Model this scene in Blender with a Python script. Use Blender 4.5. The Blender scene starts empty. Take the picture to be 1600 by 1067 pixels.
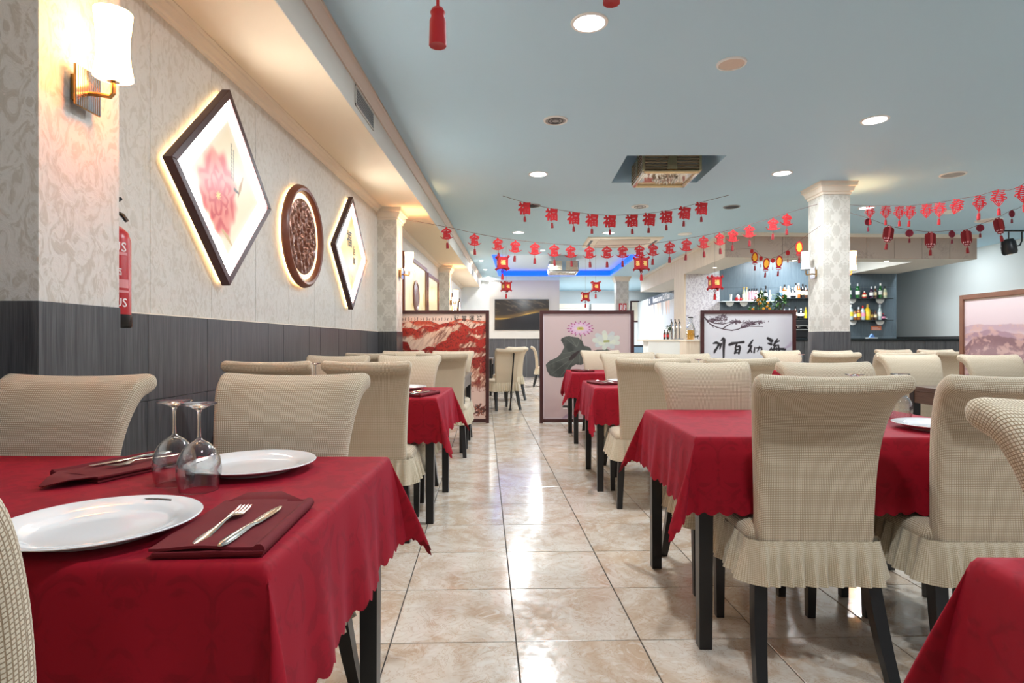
import bpy, bmesh, math, random
import numpy as np
from mathutils import Vector, Matrix

rnd = random.Random(7)
PI = math.pi
scene = bpy.context.scene
col = scene.collection

# ------------------------------------------------------------------ camera, world, exposure
CAM_H = 1.08
FPX = 914.0
cam_data = bpy.data.cameras.new('camera')
cam = bpy.data.objects.new('camera', cam_data)
col.objects.link(cam)
cam_data.sensor_width = 36.0
cam_data.lens = FPX / 1600.0 * 36.0
cam_data.shift_y = 0.0006
cam_data.clip_start = 0.02
YAW = math.atan(12.0 / FPX)
cam.location = (0, 0, CAM_H)
cam.rotation_euler = (PI / 2, 0, YAW)
scene.camera = cam

world = bpy.data.worlds.new('world')
scene.world = world
world.use_nodes = True
wb = world.node_tree.nodes['Background']
wb.inputs[0].default_value = (0.86, 0.93, 1.0, 1)
wb.inputs[1].default_value = 0.4

scene.view_settings.view_transform = 'Standard'
scene.view_settings.look = 'None'
scene.view_settings.exposure = 0.3
scene.view_settings.gamma = 1.0
scene.view_settings.use_curve_mapping = False
scene.cycles.use_denoising = True
scene.cycles.max_bounces = 14
scene.cycles.transmission_bounces = 14
scene.cycles.transparent_max_bounces = 12
scene.cycles.sample_clamp_indirect = 6.0
scene.cycles.caustics_reflective = False
scene.cycles.caustics_refractive = False

DOWN_W = 40.0          # watts of each large ceiling downlight
SCONCE_W = 36.0        # watts of each wall sconce
COOL = (0.88, 0.95, 1.0)
WARM = (1.0, 0.62, 0.28)


def light(name, kind, loc, power, color, parent=None, size=0.2, rot=None, spread=None):
    d = bpy.data.lights.new(name, kind)
    d.energy = power
    d.color = color
    if kind == 'AREA':
        d.shape = 'DISK'
        d.size = size
        if spread:
            d.spread = spread
    else:
        d.shadow_soft_size = size
    o = bpy.data.objects.new(name, d)
    o.location = loc
    if rot:
        o.rotation_euler = rot
    if parent:
        o.parent = parent
    col.objects.link(o)
    return o


def at(px, py, y):
    """photo pixel -> world point at depth y (metres from the camera along the room)"""
    xc = (px - 800.0) / FPX
    zc = -(py - 534.5) / FPX
    c, s = math.cos(YAW), math.sin(YAW)
    X = xc * c - s
    Y = c + xc * s
    k = y / Y
    return Vector((X * k, y, CAM_H + zc * k))


# ------------------------------------------------------------------ materials
def lin(c):
    c = c / 255.0
    return c / 12.92 if c <= 0.04045 else ((c + 0.055) / 1.055) ** 2.4


def rgb(r, g, b):
    return (lin(r), lin(g), lin(b), 1.0)


class Nodes:
    def __init__(s, name):
        s.mat = bpy.data.materials.new(name)
        s.mat.use_nodes = True
        s.t = s.mat.node_tree
        s.p = s.t.nodes['Principled BSDF']

    def n(s, typ, **kw):
        nd = s.t.nodes.new('ShaderNode' + typ)
        for k, v in kw.items():
            setattr(nd, k, v)
        return nd

    def put(s, sock, v):
        if isinstance(v, bpy.types.NodeSocket):
            s.t.links.new(v, sock)
        else:
            sock.default_value = v

    def math(s, op, a, b=0.0, c=None, clamp=False):
        nd = s.n('Math', operation=op, use_clamp=clamp)
        s.put(nd.inputs[0], a)
        s.put(nd.inputs[1], b)
        if c is not None:
            s.put(nd.inputs[2], c)
        return nd.outputs[0]

    def ramp(s, v, lo, hi, a=0.0, b=1.0):
        nd = s.n('MapRange', interpolation_type='SMOOTHSTEP')
        s.put(nd.inputs[0], v)
        for i, x in enumerate((lo, hi, a, b)):
            nd.inputs[i + 1].default_value = x
        return nd.outputs[0]

    def mix(s, f, a, b):
        nd = s.n('Mix', data_type='RGBA')
        s.put(nd.inputs[0], f)
        s.put(nd.inputs[6], a)
        s.put(nd.inputs[7], b)
        return nd.outputs[2]

    def pos(s):
        return s.n('NewGeometry').outputs['Position']

    def coord(s, which='Object'):
        return s.n('TexCoord').outputs[which]

    def xyz(s, v):
        nd = s.n('SeparateXYZ')
        s.put(nd.inputs[0], v)
        return nd.outputs

    def comb(s, x, y, z):
        nd = s.n('CombineXYZ')
        s.put(nd.inputs[0], x); s.put(nd.inputs[1], y); s.put(nd.inputs[2], z)
        return nd.outputs[0]

    def scale(s, v, sc):
        nd = s.n('VectorMath', operation='MULTIPLY')
        s.put(nd.inputs[0], v)
        nd.inputs[1].default_value = sc
        return nd.outputs[0]

    def noise(s, v, scale, detail=3.0, rough=0.5, dist=0.0):
        nd = s.n('TexNoise')
        s.put(nd.inputs['Vector'], v)
        nd.inputs['Scale'].default_value = scale
        nd.inputs['Detail'].default_value = detail
        nd.inputs['Roughness'].default_value = rough
        nd.inputs['Distortion'].default_value = dist
        return nd.outputs[0]

    def bump(s, h, strength=0.3, dist=0.002):
        nd = s.n('Bump')
        nd.inputs['Strength'].default_value = strength
        nd.inputs['Distance'].default_value = dist
        s.put(nd.inputs['Height'], h)
        s.put(s.p.inputs['Normal'], nd.outputs[0])

    def set(s, **kw):
        for k, v in kw.items():
            s.put(s.p.inputs[k.replace('_', ' ')], v)


def plain(name, c, rough=0.5, metal=0.0, var=0.0, vscale=8.0, **kw):
    m = Nodes(name)
    base = rgb(*c)
    if var:
        f = m.noise(m.coord(), vscale, 3.0)
        d = tuple(max(0.0, x * (1 - var)) for x in base[:3]) + (1,)
        u = tuple(min(1.0, x * (1 + var)) for x in base[:3]) + (1,)
        m.set(Base_Color=m.mix(f, d, u))
    else:
        m.set(Base_Color=base)
    m.set(Roughness=rough, Metallic=metal)
    m.set(**kw)
    return m.mat


def glow(name, c, strength):
    m = Nodes(name)
    m.set(Base_Color=rgb(*c), Emission_Color=rgb(*c), Emission_Strength=strength, Roughness=0.5)
    return m.mat


def glassy(name, c=(255, 255, 255), rough=0.0, ior=1.45):
    m = Nodes(name)
    m.set(Base_Color=rgb(*c), Roughness=rough, IOR=ior, Transmission_Weight=1.0)
    return m.mat


def art(name, emit=0.0, rough=0.45):
    """flat print: colours from the mesh attribute 'print'; emit > 0 for backlit panels and screens"""
    m = Nodes(name)
    a = m.n('Attribute', attribute_name='print')
    m.set(Base_Color=a.outputs['Color'], Roughness=rough)
    if emit:
        m.set(Base_Color=m.mix(0.75, a.outputs['Color'], (0.02, 0.02, 0.02, 1)), Emission_Color=a.outputs['Color'], Emission_Strength=emit)
    return m.mat


def waffle(name, light_c, line_c, p=0.0058):
    m = Nodes(name)
    x, y, _ = m.xyz(m.coord('UV'))[:3]
    a = m.math('SINE', m.math('MULTIPLY', x, 2 * PI / p))
    b = m.math('SINE', m.math('MULTIPLY', y, 2 * PI / p))
    line = m.ramp(m.math('MAXIMUM', a, b), 0.25, 0.98)
    big = m.noise(m.coord(), 5.0, 2.0)
    lc = rgb(*light_c)
    base = m.mix(big, tuple(v * 0.92 for v in lc[:3]) + (1,), lc)
    m.set(Base_Color=m.mix(line, base, rgb(*line_c)), Roughness=0.9, Sheen_Weight=0.2)
    m.bump(m.math('SUBTRACT', 1.0, line), 0.5, 0.0018)
    return m.mat


def damask(name, base_c, pat_c, period=0.3, scale=9.0, rough=0.75, coord='pos', lo=0.48, hi=0.56, bump=0.3, dist=1.2, axes='h', env=0.0):
    """mirrored noise -> symmetrical brocade ornament"""
    m = Nodes(name)
    v = m.pos() if coord == 'pos' else m.coord(coord)
    x, y, z = m.xyz(v)[:3]
    h = m.math('ADD', x, y) if axes == 'h' else x
    w = z if axes == 'h' else y
    mx = m.math('PINGPONG', h, period / 2)
    my = m.math('PINGPONG', w, period * 0.75)
    f = m.noise(m.comb(mx, my, 0.3 if axes == 'h' else m.math('PINGPONG', z, period * 0.5)), scale, 3.0, 0.55, dist)
    ca = m.math('COSINE', m.math('MULTIPLY', h, 2 * PI / period))
    cb = m.math('COSINE', m.math('MULTIPLY', w, 2 * PI / (period * 1.5)))
    f = m.math('ADD', f, m.math('MULTIPLY', m.math('MULTIPLY', ca, cb), env))
    k = m.ramp(f, lo, hi)
    m.set(Base_Color=m.mix(k, rgb(*base_c), rgb(*pat_c)), Roughness=rough)
    if bump:
        m.bump(k, bump, 0.002)
    return m


def leafpaper(name, base_c, pat_c):
    """wallpaper with scrolling leafy sprays"""
    m = Nodes(name)
    v = m.pos()
    f = m.noise(m.scale(v, (1.0, 1.0, 0.62)), 17.0, 4.0, 0.62, 2.2)
    k = m.ramp(f, 0.47, 0.60)
    g = m.noise(v, 60.0, 2.0)
    base = m.mix(g, rgb(*base_c), tuple(c * 0.9 for c in rgb(*base_c)[:3]) + (1,))
    m.set(Base_Color=m.mix(k, base, rgb(*pat_c)), Roughness=m.ramp(k, 0, 1, 0.5, 0.38), Specular_IOR_Level=0.5)
    m.bump(m.math('ADD', f, m.math('MULTIPLY', g, 0.15)), 0.35, 0.008)
    return m.mat


def laminate(name, a_c, b_c, rough=0.38, stretch=(70, 70, 1.6)):
    m = Nodes(name)
    v = m.pos()
    f = m.noise(m.scale(v, stretch), 1.0, 4.0, 0.6)
    f2 = m.noise(m.scale(v, tuple(q * 4 for q in stretch)), 1.0, 2.0, 0.6)
    k = m.ramp(m.math('ADD', m.math('MULTIPLY', f, 0.65), m.math('MULTIPLY', f2, 0.35)), 0.3, 0.72)
    m.set(Base_Color=m.mix(k, rgb(*a_c), rgb(*b_c)), Roughness=rough)
    m.bump(k, 0.12, 0.001)
    return m.mat


def marble_tile(name):
    m = Nodes(name)
    info = m.n('ObjectInfo')
    v = m.n('VectorMath', operation='ADD')
    m.put(v.inputs[0], m.pos())
    m.put(v.inputs[1], m.comb(m.math('MULTIPLY', info.outputs['Random'], 31.0), m.math('MULTIPLY', info.outputs['Random'], 57.0), 0.0))
    p = v.outputs[0]
    a = m.noise(p, 2.6, 6.0, 0.62, 1.6)
    b = m.noise(p, 9.0, 5.0, 0.6, 2.4)
    base = m.mix(m.ramp(a, 0.35, 0.68), rgb(216, 205, 192), rgb(190, 166, 142))
    base = m.mix(m.ramp(b, 0.52, 0.70, 0.0, 0.55), base, rgb(222, 216, 208))
    vein = m.ramp(m.math('ABSOLUTE', m.math('SUBTRACT', b, 0.5)), 0.0, 0.022, 0.55, 0.0)
    base = m.mix(vein, base, rgb(176, 142, 112))
    m.set(Base_Color=base, Roughness=m.ramp(m.noise(p, 24.0, 3.0), 0.3, 0.7, 0.10, 0.20), Specular_IOR_Level=0.62)
    m.bump(m.noise(p, 55.0, 2.0), 0.12, 0.0012)
    return m.mat


MT = {}
MT['waffle'] = waffle('waffle_cover', (228, 213, 188), (158, 134, 104))
MT['frill'] = waffle('frill_cotton', (226, 214, 190), (186, 168, 138))
MT['black_wood'] = plain('black_lacquer_wood', (22, 20, 20), 0.32, var=0.2, vscale=30)
MT['walnut'] = laminate('walnut_top', (64, 46, 38), (92, 70, 58), 0.3, (60, 3, 60))
MT['mahogany'] = plain('mahogany_frame', (64, 28, 27), 0.35, var=0.25, vscale=14)
MT['light_frame'] = plain('chestnut_frame', (118, 78, 58), 0.4, var=0.2, vscale=14)
MT['carved'] = plain('red_brown_wood', (120, 66, 46), 0.35, var=0.25, vscale=18)
cl = damask('red_damask', (150, 4, 28), (135, 3, 24), 0.26, 16.0, 0.72, 'Object', 0.46, 0.58, 0.08, 1.4, 'v')
cl.set(Sheen_Weight=0.10, Sheen_Tint=rgb(225, 100, 150), Sheen_Roughness=0.45, Specular_IOR_Level=0.25)
MT['cloth'] = cl.mat
MT['napkin'] = plain('burgundy_napkin', (104, 3, 18), 0.85, var=0.15, vscale=40)
MT['china'] = plain('white_china', (236, 235, 236), 0.12, Coat_Weight=0.4)
MT['print_dark'] = plain('dark_print', (46, 40, 38), 0.5)
MT['steel'] = plain('polished_steel', (226, 222, 216), 0.16, 1.0)
MT['chrome'] = plain('chrome', (190, 190, 192), 0.18, 1.0)
MT['brass'] = plain('aged_brass', (176, 138, 84), 0.3, 1.0)
MT['gold'] = plain('champagne_gold', (206, 182, 140), 0.25, 1.0)
MT['glass'] = glassy('clear_glass')
def thin_glass(name):
    m = Nodes(name)
    tr = m.n('BsdfTransparent'); tr.inputs[0].default_value = (0.96, 0.97, 0.97, 1)
    gl = m.n('BsdfGlossy'); gl.inputs['Roughness'].default_value = 0.02
    lw = m.n('LayerWeight'); lw.inputs[0].default_value = 0.42
    mx = m.n('MixShader')
    m.put(mx.inputs[0], m.ramp(lw.outputs['Facing'], 0.0, 1.0, 0.05, 0.85))
    m.put(mx.inputs[1], tr.outputs[0]); m.put(mx.inputs[2], gl.outputs[0])
    m.put(m.t.nodes['Material Output'].inputs['Surface'], mx.outputs[0])
    return m.mat


MT['thin_glass'] = thin_glass('thin_blown_glass')
MT['crystal'] = plain('crystal', (214, 206, 190), 0.08, 0.55, Coat_Weight=0.5)
MT['smoked'] = plain('smoked_crystal_rods', (120, 106, 82), 0.15, 0.6)
MT['paper'] = leafpaper('leafy_wallpaper', (212, 207, 198), (194, 187, 175))
MT['paper_p'] = leafpaper('pillar_wallpaper', (218, 213, 205), (194, 186, 174))
MT['damask_p'] = damask('pillar_damask', (216, 212, 202), (198, 193, 182), 0.22, 24.0, 0.5, lo=0.44, hi=0.56, bump=0.15, dist=0.5, env=0.14).mat
MT['dado'] = laminate('charcoal_laminate', (58, 58, 61), (96, 95, 96), 0.35)
MT['teal'] = laminate('slate_bar_panel', (70, 84, 94), (98, 112, 120), 0.3)
MT['pine'] = laminate('pale_timber_panel', (206, 184, 160), (226, 210, 190), 0.55, (40, 40, 1.2))
MT['trim'] = plain('cream_plaster_trim', (228, 216, 198), 0.55)
MT['soffit'] = plain('cream_plaster', (232, 218, 194), 0.7)
MT['soffit_f'] = plain('grey_cream_plaster', (205, 200, 190), 0.7)
MT['ceil'] = plain('pale_blue_ceiling_paint', (176, 210, 228), 0.62, var=0.02, vscale=0.6)
MT['ceil_w'] = plain('white_blue_ceiling_paint', (205, 224, 234), 0.7)
MT['white_wall'] = plain('white_wall_paint', (232, 234, 234), 0.7)
MT['grey_wall'] = plain('pale_grey_wall_paint', (214, 220, 220), 0.65)
MT['grout'] = plain('grey_grout', (62, 56, 52), 0.85)
MT['tile'] = marble_tile('beige_marble_tile')
MT['white_pl'] = plain('white_plastic', (228, 228, 224), 0.4)
MT['beige_pl'] = plain('beige_plastic', (206, 188, 172), 0.5)
MT['grey_pl'] = plain('grey_grille', (150, 152, 152), 0.5)
MT['dark_pl'] = plain('dark_grille', (42, 42, 44), 0.5)
MT['black_pl'] = plain('black_plastic', (16, 16, 18), 0.35)
MT['red_felt'] = plain('red_felt', (166, 6, 16), 0.8, Sheen_Weight=0.2)
MT['dark_red'] = plain('dark_red_felt', (122, 5, 14), 0.85, Sheen_Weight=0.2)
MT['coral'] = plain('coral_red_felt', (200, 24, 36), 0.8)
MT['plum'] = plain('plum_felt', (112, 24, 44), 0.85)
MT['yellow'] = plain('yellow_felt', (250, 196, 40), 0.8)
MT['pale_yel'] = plain('pale_yellow_felt', (246, 214, 120), 0.8)
MT['pink_w'] = plain('pale_pink_felt', (246, 214, 214), 0.8)
MT['cord'] = plain('dark_cord', (96, 60, 56), 0.8)
MT['lit_white'] = glow('lit_diffuser', (246, 250, 255), 9.0)
MT['lit_spot'] = glow('lit_spot', (255, 250, 240), 9.0)
MT['lit_shade'] = glow('lit_sconce_glass', (255, 200, 130), 15.0)
MT['off_shade'] = plain('unlit_sconce_glass', (226, 226, 222), 0.3)
MT['led_warm'] = glow('warm_led_strip', (255, 214, 150), 7.0)
MT['led_blue'] = glow('blue_led_cove', (14, 84, 236), 1.5)
MT['ext_red'] = plain('extinguisher_red', (176, 14, 22), 0.3)
MT['label_w'] = plain('white_label', (236, 226, 226), 0.5)
MT['art'] = art('printed_panel', 0.0, 0.4)
MT['art_lit'] = art('backlit_print', 0.62, 0.3)
MT['art_soft'] = art('edge_lit_print', 0.0, 0.4)
MT['art_tv'] = art('screen_image', 0.8, 0.12)
MT['green'] = plain('leaf_green', (52, 104, 40), 0.5, var=0.35, vscale=30)
MT['orange'] = plain('kumquat_orange', (240, 160, 40), 0.45)
MT['juice'] = plain('orange_juice', (244, 166, 20), 0.25)


# ------------------------------------------------------------------ mesh builder
class MB:
    def __init__(s):
        s.v = []; s.f = []; s.m = []; s.u = []; s.mi = 0

    def add(s, verts, faces, M=None, uvs=None):
        b = len(s.v)
        if M is not None:
            verts = [M @ Vector(q) for q in verts]
        s.v.extend([tuple(q) for q in verts])
        for i, f in enumerate(faces):
            s.f.append([b + k for k in f])
            s.m.append(s.mi)
            s.u.append(uvs[i] if uvs else None)
        return s

    def box(s, x0, x1, y0, y1, z0, z1, M=None):
        v = [(x, y, z) for z in (z0, z1) for y in (y0, y1) for x in (x0, x1)]
        return s.add(v, [(0, 2, 3, 1), (4, 5, 7, 6), (0, 1, 5, 4), (2, 6, 7, 3), (0, 4, 6, 2), (1, 3, 7, 5)], M)

    def beam(s, p, q, w, h=None, up=(0, 0, 1)):
        p, q = Vector(p), Vector(q)
        h = h or w
        d = (q - p)
        L = d.length
        z = d.normalized()
        upv = Vector(up)
        if abs(z.dot(upv)) > 0.98:
            upv = Vector((1, 0, 0))
        x = upv.cross(z).normalized()
        y = z.cross(x)
        M = Matrix.Translation(p) @ Matrix((x, y, z)).transposed().to_4x4()
        return s.box(-w / 2, w / 2, -h / 2, h / 2, 0, L, M)

    def rings(s, rings, caps=True, closed=True, smoothuv=False, uscale=None, vlen=None):
        n = len(rings[0])
        verts = [q for r in rings for q in r]
        faces, uvs = [], []
        m = n if closed else n - 1
        for i in range(len(rings) - 1):
            for j in range(m):
                k = (j + 1) % n
                faces.append((i * n + j, i * n + k, (i + 1) * n + k, (i + 1) * n + j))
                if uscale is not None:
                    u0, u1 = uscale[j], uscale[j + 1]
                    uvs.append(((u0, vlen[i]), (u1, vlen[i]), (u1, vlen[i + 1]), (u0, vlen[i + 1])))
                else:
                    uvs.append(None)
        if caps and closed:
            faces.append(tuple(reversed(range(n)))); uvs.append(None)
            b = (len(rings) - 1) * n
            faces.append(tuple(range(b, b + n))); uvs.append(None)
        return s.add(verts, faces, None, uvs)

    def tube(s, pts, r, n=8, closed=False):
        pts = [Vector(p) for p in pts]
        N = len(pts)
        rs = r if isinstance(r, (list, tuple)) else [r] * N
        rings = []
        prev = None
        for i, p in enumerate(pts):
            a = pts[(i - 1) % N] if (closed or i > 0) else p
            b = pts[(i + 1) % N] if (closed or i < N - 1) else p
            t = (b - a).normalized()
            if prev is None:
                h = Vector((0, 0, 1)) if abs(t.z) < 0.9 else Vector((1, 0, 0))
                x = h.cross(t).normalized()
            else:
                x = (prev - t * prev.dot(t)).normalized()
            prev = x
            y = t.cross(x)
            rings.append([p + (x * math.cos(2 * PI * k / n) + y * math.sin(2 * PI * k / n)) * rs[i] for k in range(n)])
        if closed:
            rings.append(rings[0])
        return s.rings(rings, caps=not closed)

    def lathe(s, prof, n=24, M=None, closed_prof=False):
        M = M or Matrix.Identity(4)
        rings = []
        for r, z in prof:
            r = max(r, 1e-5)
            rings.append([M @ Vector((r * math.cos(2 * PI * k / n), r * math.sin(2 * PI * k / n), z)) for k in range(n)])
        return s.rings(rings, caps=True)

    def prism(s, poly, z0, z1, M=None):
        n = len(poly)
        v = [(x, y, z0) for x, y in poly] + [(x, y, z1) for x, y in poly]
        f = [tuple(reversed(range(n))), tuple(range(n, 2 * n))]
        f += [(i, (i + 1) % n, n + (i + 1) % n, n + i) for i in range(n)]
        return s.add(v, f, M)

    def ball(s, c, r, n=12, m=8, sc=(1, 1, 1)):
        c = Vector(c)
        prof = [(r * math.sin(PI * i / m), -r * math.cos(PI * i / m)) for i in range(m + 1)]
        M = Matrix.Translation(c) @ Matrix.Diagonal((sc[0], sc[1], sc[2], 1))
        return s.lathe(prof, n, M)

    def disc_ring(s, c, R, r, n=24, m=8, axis='z'):
        pts = []
        for k in range(n):
            a = 2 * PI * k / n
            d = {'z': (math.cos(a), math.sin(a), 0), 'y': (math.cos(a), 0, math.sin(a)), 'x': (0, math.cos(a), math.sin(a))}[axis]
            pts.append(Vector(c) + Vector(d) * R)
        return s.tube(pts, r, m, closed=True)

    def mesh(s, me, M=None):
        return s.add([v.co.copy() for v in me.vertices], [tuple(p.vertices) for p in me.polygons], M)

    def data(s, name, mats, smooth=35, bevel=0.0, uv=False, weld=False):
        me = bpy.data.meshes.new(name)
        me.from_pydata(s.v, [], s.f)
        if not isinstance(mats, (list, tuple)):
            mats = [mats]
        for m in mats:
            me.materials.append(MT[m] if isinstance(m, str) else m)
        me.polygons.foreach_set('material_index', s.m)
        if uv:
            lay = me.uv_layers.new(name='UVMap')
            for p in me.polygons:
                u = s.u[p.index]
                nrm = p.normal
                ax = max(range(3), key=lambda i: abs(nrm[i]))
                for q, li in enumerate(p.loop_indices):
                    if u:
                        lay.data[li].uv = u[q]
                    else:
                        co = me.vertices[me.loops[li].vertex_index].co
                        lay.data[li].uv = ((co.y, co.z), (co.x, co.z), (co.x, co.y))[ax]
        if bevel or weld:
            bm = bmesh.new()
            bm.from_mesh(me)
            if weld:
                bmesh.ops.remove_doubles(bm, verts=bm.verts, dist=1e-5)
            if bevel:
                es = [e for e in bm.edges if len(e.link_faces) == 2 and e.calc_face_angle(0) > 0.6]
                bmesh.ops.bevel(bm, geom=es, offset=bevel, segments=2, profile=0.6, affect='EDGES', clamp_overlap=True)
            bm.to_mesh(me)
            bm.free()
        if smooth:
            me.shade_smooth()
            me.set_sharp_from_angle(angle=math.radians(smooth))
        me.update()
        return me

    def build(s, name, mats, parent=None, **kw):
        return link(name, s.data(name, mats, **kw), parent)


def link(name, me, parent=None, loc=None, rz=None):
    o = bpy.data.objects.new(name, me)
    col.objects.link(o)
    if parent:
        o.parent = parent
    if loc is not None:
        o.location = loc
    if rz is not None:
        o.rotation_euler = (0, 0, rz)
    return o


def tag(o, label=None, cat=None, group=None, kind=None):
    if label: o['label'] = label
    if cat: o['category'] = cat
    if group: o['group'] = group
    if kind: o['kind'] = kind
    return o


def empty(name, loc=(0, 0, 0), rz=0.0):
    o = bpy.data.objects.new(name, None)
    o.empty_display_size = 0.05
    col.objects.link(o)
    o.location = loc
    o.rotation_euler = (0, 0, rz)
    return o


def thing(name, label, cat, loc=(0, 0, 0), rz=0.0, group=None):
    return tag(empty(name, loc, rz), label, cat, group)


KIDS = {}


def dup(root, loc, rz=0.0, label=None, group=None, scale=None):
    """a copy of a thing with copies of its parts and sub-parts; mesh data is shared"""
    if root.name not in KIDS:
        KIDS[root.name] = [(c, list(c.children)) for c in root.children]
    r = root.copy()
    col.objects.link(r)
    r.location = loc
    r.rotation_euler = (0, 0, rz)
    if scale: r.scale = scale
    if label: r['label'] = label
    if group: r['group'] = group
    for c, gs in KIDS[root.name]:
        k = c.copy(); k.parent = r; col.objects.link(k)
        for g in gs:
            h = g.copy(); h.parent = k; col.objects.link(h)
    return r


_txt = {}


def text_data(body, size=1.0, extrude=0.0, offset=0.0):
    key = (body, size, extrude, offset)
    if key not in _txt:
        cu = bpy.data.curves.new('lettering', 'FONT')
        cu.body = body; cu.size = size; cu.extrude = extrude; cu.offset = offset
        cu.align_x = 'CENTER'; cu.resolution_u = 2
        o = bpy.data.objects.new('lettering', cu)
        col.objects.link(o)
        dg = bpy.context.evaluated_depsgraph_get()
        me = bpy.data.meshes.new_from_object(o.evaluated_get(dg))
        bpy.data.objects.remove(o)
        _txt[key] = me
    return _txt[key]


def structure(name, mb, mats, parent=None, **kw):
    o = mb.build(name, mats, parent, **kw)
    if not parent:
        o['kind'] = 'structure'
    return o


RX = Matrix.Rotation(PI / 2, 4, 'X')      # xy plane -> xz plane (faces -y)


def T(x, y, z):
    return Matrix.Translation((x, y, z))

# ================================================================== the setting
CEIL = 3.08
XL, XR = -1.80, 9.7
Y0, Y1 = -2.5, 23.0
SOF_X, SOF_Z = -1.217, 2.774
DADO = 1.213

# ---- floor: grout bed, marble tiles laid a few degrees off the walls
floor = structure('floor', MB().box(XL - 0.1, XR + 0.1, Y0, Y1, -0.06, -0.004), 'grout', smooth=0)
TS = 0.451
ta, tb = math.radians(3.44), math.radians(2.3)
e1 = Vector((-math.sin(ta), math.cos(ta), 0)) * TS
e2 = Vector((math.cos(tb), math.sin(tb), 0)) * TS
anchor = Vector((-0.013, 2.110, 0))


def tile_mb(mb, c, g=0.0024):
    k = 1 - 2 * g / TS
    q = [c + (e1 * a + e2 * b) * 0.5 * k for a, b in ((-1, -1), (-1, 1), (1, 1), (1, -1))]
    k2 = 1 - 2 * (g + 0.0012) / TS
    t = [c + (e1 * a + e2 * b) * 0.5 * k2 for a, b in ((-1, -1), (-1, 1), (1, 1), (1, -1))]
    v = [(p.x, p.y, -0.0045) for p in q] + [(p.x, p.y, -0.0012) for p in q] + [(p.x, p.y, 0.0) for p in t]
    f = [(8, 9, 10, 11)]
    for r in (0, 4):
        f += [(r + i, r + (i + 1) % 4, r + 4 + (i + 1) % 4, r + 4 + i) for i in range(4)]
    mb.add(v, f)


cells = []
for i in range(-14, 50):
    for j in range(-8, 30):
        c = anchor + e1 * (i + 0.5) + e2 * (j + 0.5)
        if XL - 0.2 < c.x < XR + 0.2 and Y0 < c.y < Y1 - 0.3:
            vis = c.y > 1.7 and (c.x / c.y) < 0.93
            cells.append(((0 if vis else 100) + (c.y if vis else abs(c.y)) + 0.25 * abs(c.x - 0.2), c))
cells.sort(key=lambda t: t[0])
m_ = MB(); tile_mb(m_, Vector((0, 0, 0)))
tile_me = m_.data('tile', 'tile', smooth=0)
for _, c in cells[:298]:
    link('tile', tile_me, floor, c)
m_ = MB()
for _, c in cells[298:]:
    tile_mb(m_, c)
o = m_.build('tile_field', 'tile', floor, smooth=0)
o['kind'] = 'stuff'


# ---- ceiling with two openings
def holed_plane(mb, x0, x1, y0, y1, z, holes):
    xs = sorted({x0, x1, *[h[0] for h in holes], *[h[1] for h in holes]})
    ys = sorted({y0, y1, *[h[2] for h in holes], *[h[3] for h in holes]})
    for a, b in zip(xs, xs[1:]):
        for c, d in zip(ys, ys[1:]):
            mx, my = (a + b) / 2, (c + d) / 2
            if any(h[0] < mx < h[1] and h[2] < my < h[3] for h in holes):
                continue
            mb.add([(a, c, z), (a, d, z), (b, d, z), (b, c, z)], [(0, 1, 2, 3)])


REC = (1.15, 2.22, 6.29, 7.36)
TRAY = (-0.64, 2.75, 13.4, 17.75)
cm = MB()
holed_plane(cm, XL - 0.1, XR + 0.1, Y0, Y1, CEIL, [REC, TRAY])
for (a, b, c, d), hgt in ((REC, 0.34), (TRAY, 0.16)):
    z1 = CEIL + hgt
    cm.mi = 0 if hgt > 0.3 else 1
    cm.add([(a, c, z1), (a, d, z1), (b, d, z1), (b, c, z1)], [(0, 1, 2, 3)])
    cm.mi = 0
    cm.add([(a, c, CEIL), (b, c, CEIL), (b, d, CEIL), (a, d, CEIL), (a, c, z1), (b, c, z1), (b, d, z1), (a, d, z1)],
           [(0, 4, 5, 1), (1, 5, 6, 2), (2, 6, 7, 3), (3, 7, 4, 0)])
ceiling = structure('ceiling', cm, ['ceil', 'ceil_w'], smooth=0)
# blue led cove round the tray
m_ = MB()
a, b, c, d = TRAY
e = 0.012
m_.box(a, a + e, c, d, CEIL + 0.005, CEIL + 0.15)
m_.box(b - e, b, c, d, CEIL + 0.005, CEIL + 0.15)
m_.box(a + e, b - e, d - e, d, CEIL + 0.005, CEIL + 0.15)
m_.box(a, a + 0.11, c, d, CEIL + 0.003, CEIL + 0.012)
m_.box(b - 0.05, b, c, d, CEIL + 0.003, CEIL + 0.012)
m_.box(a + 0.1, b - 0.05, d - 0.16, d, CEIL + 0.003, CEIL + 0.012)
m_.build('led_cove', 'led_blue', ceiling, smooth=0)

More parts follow.
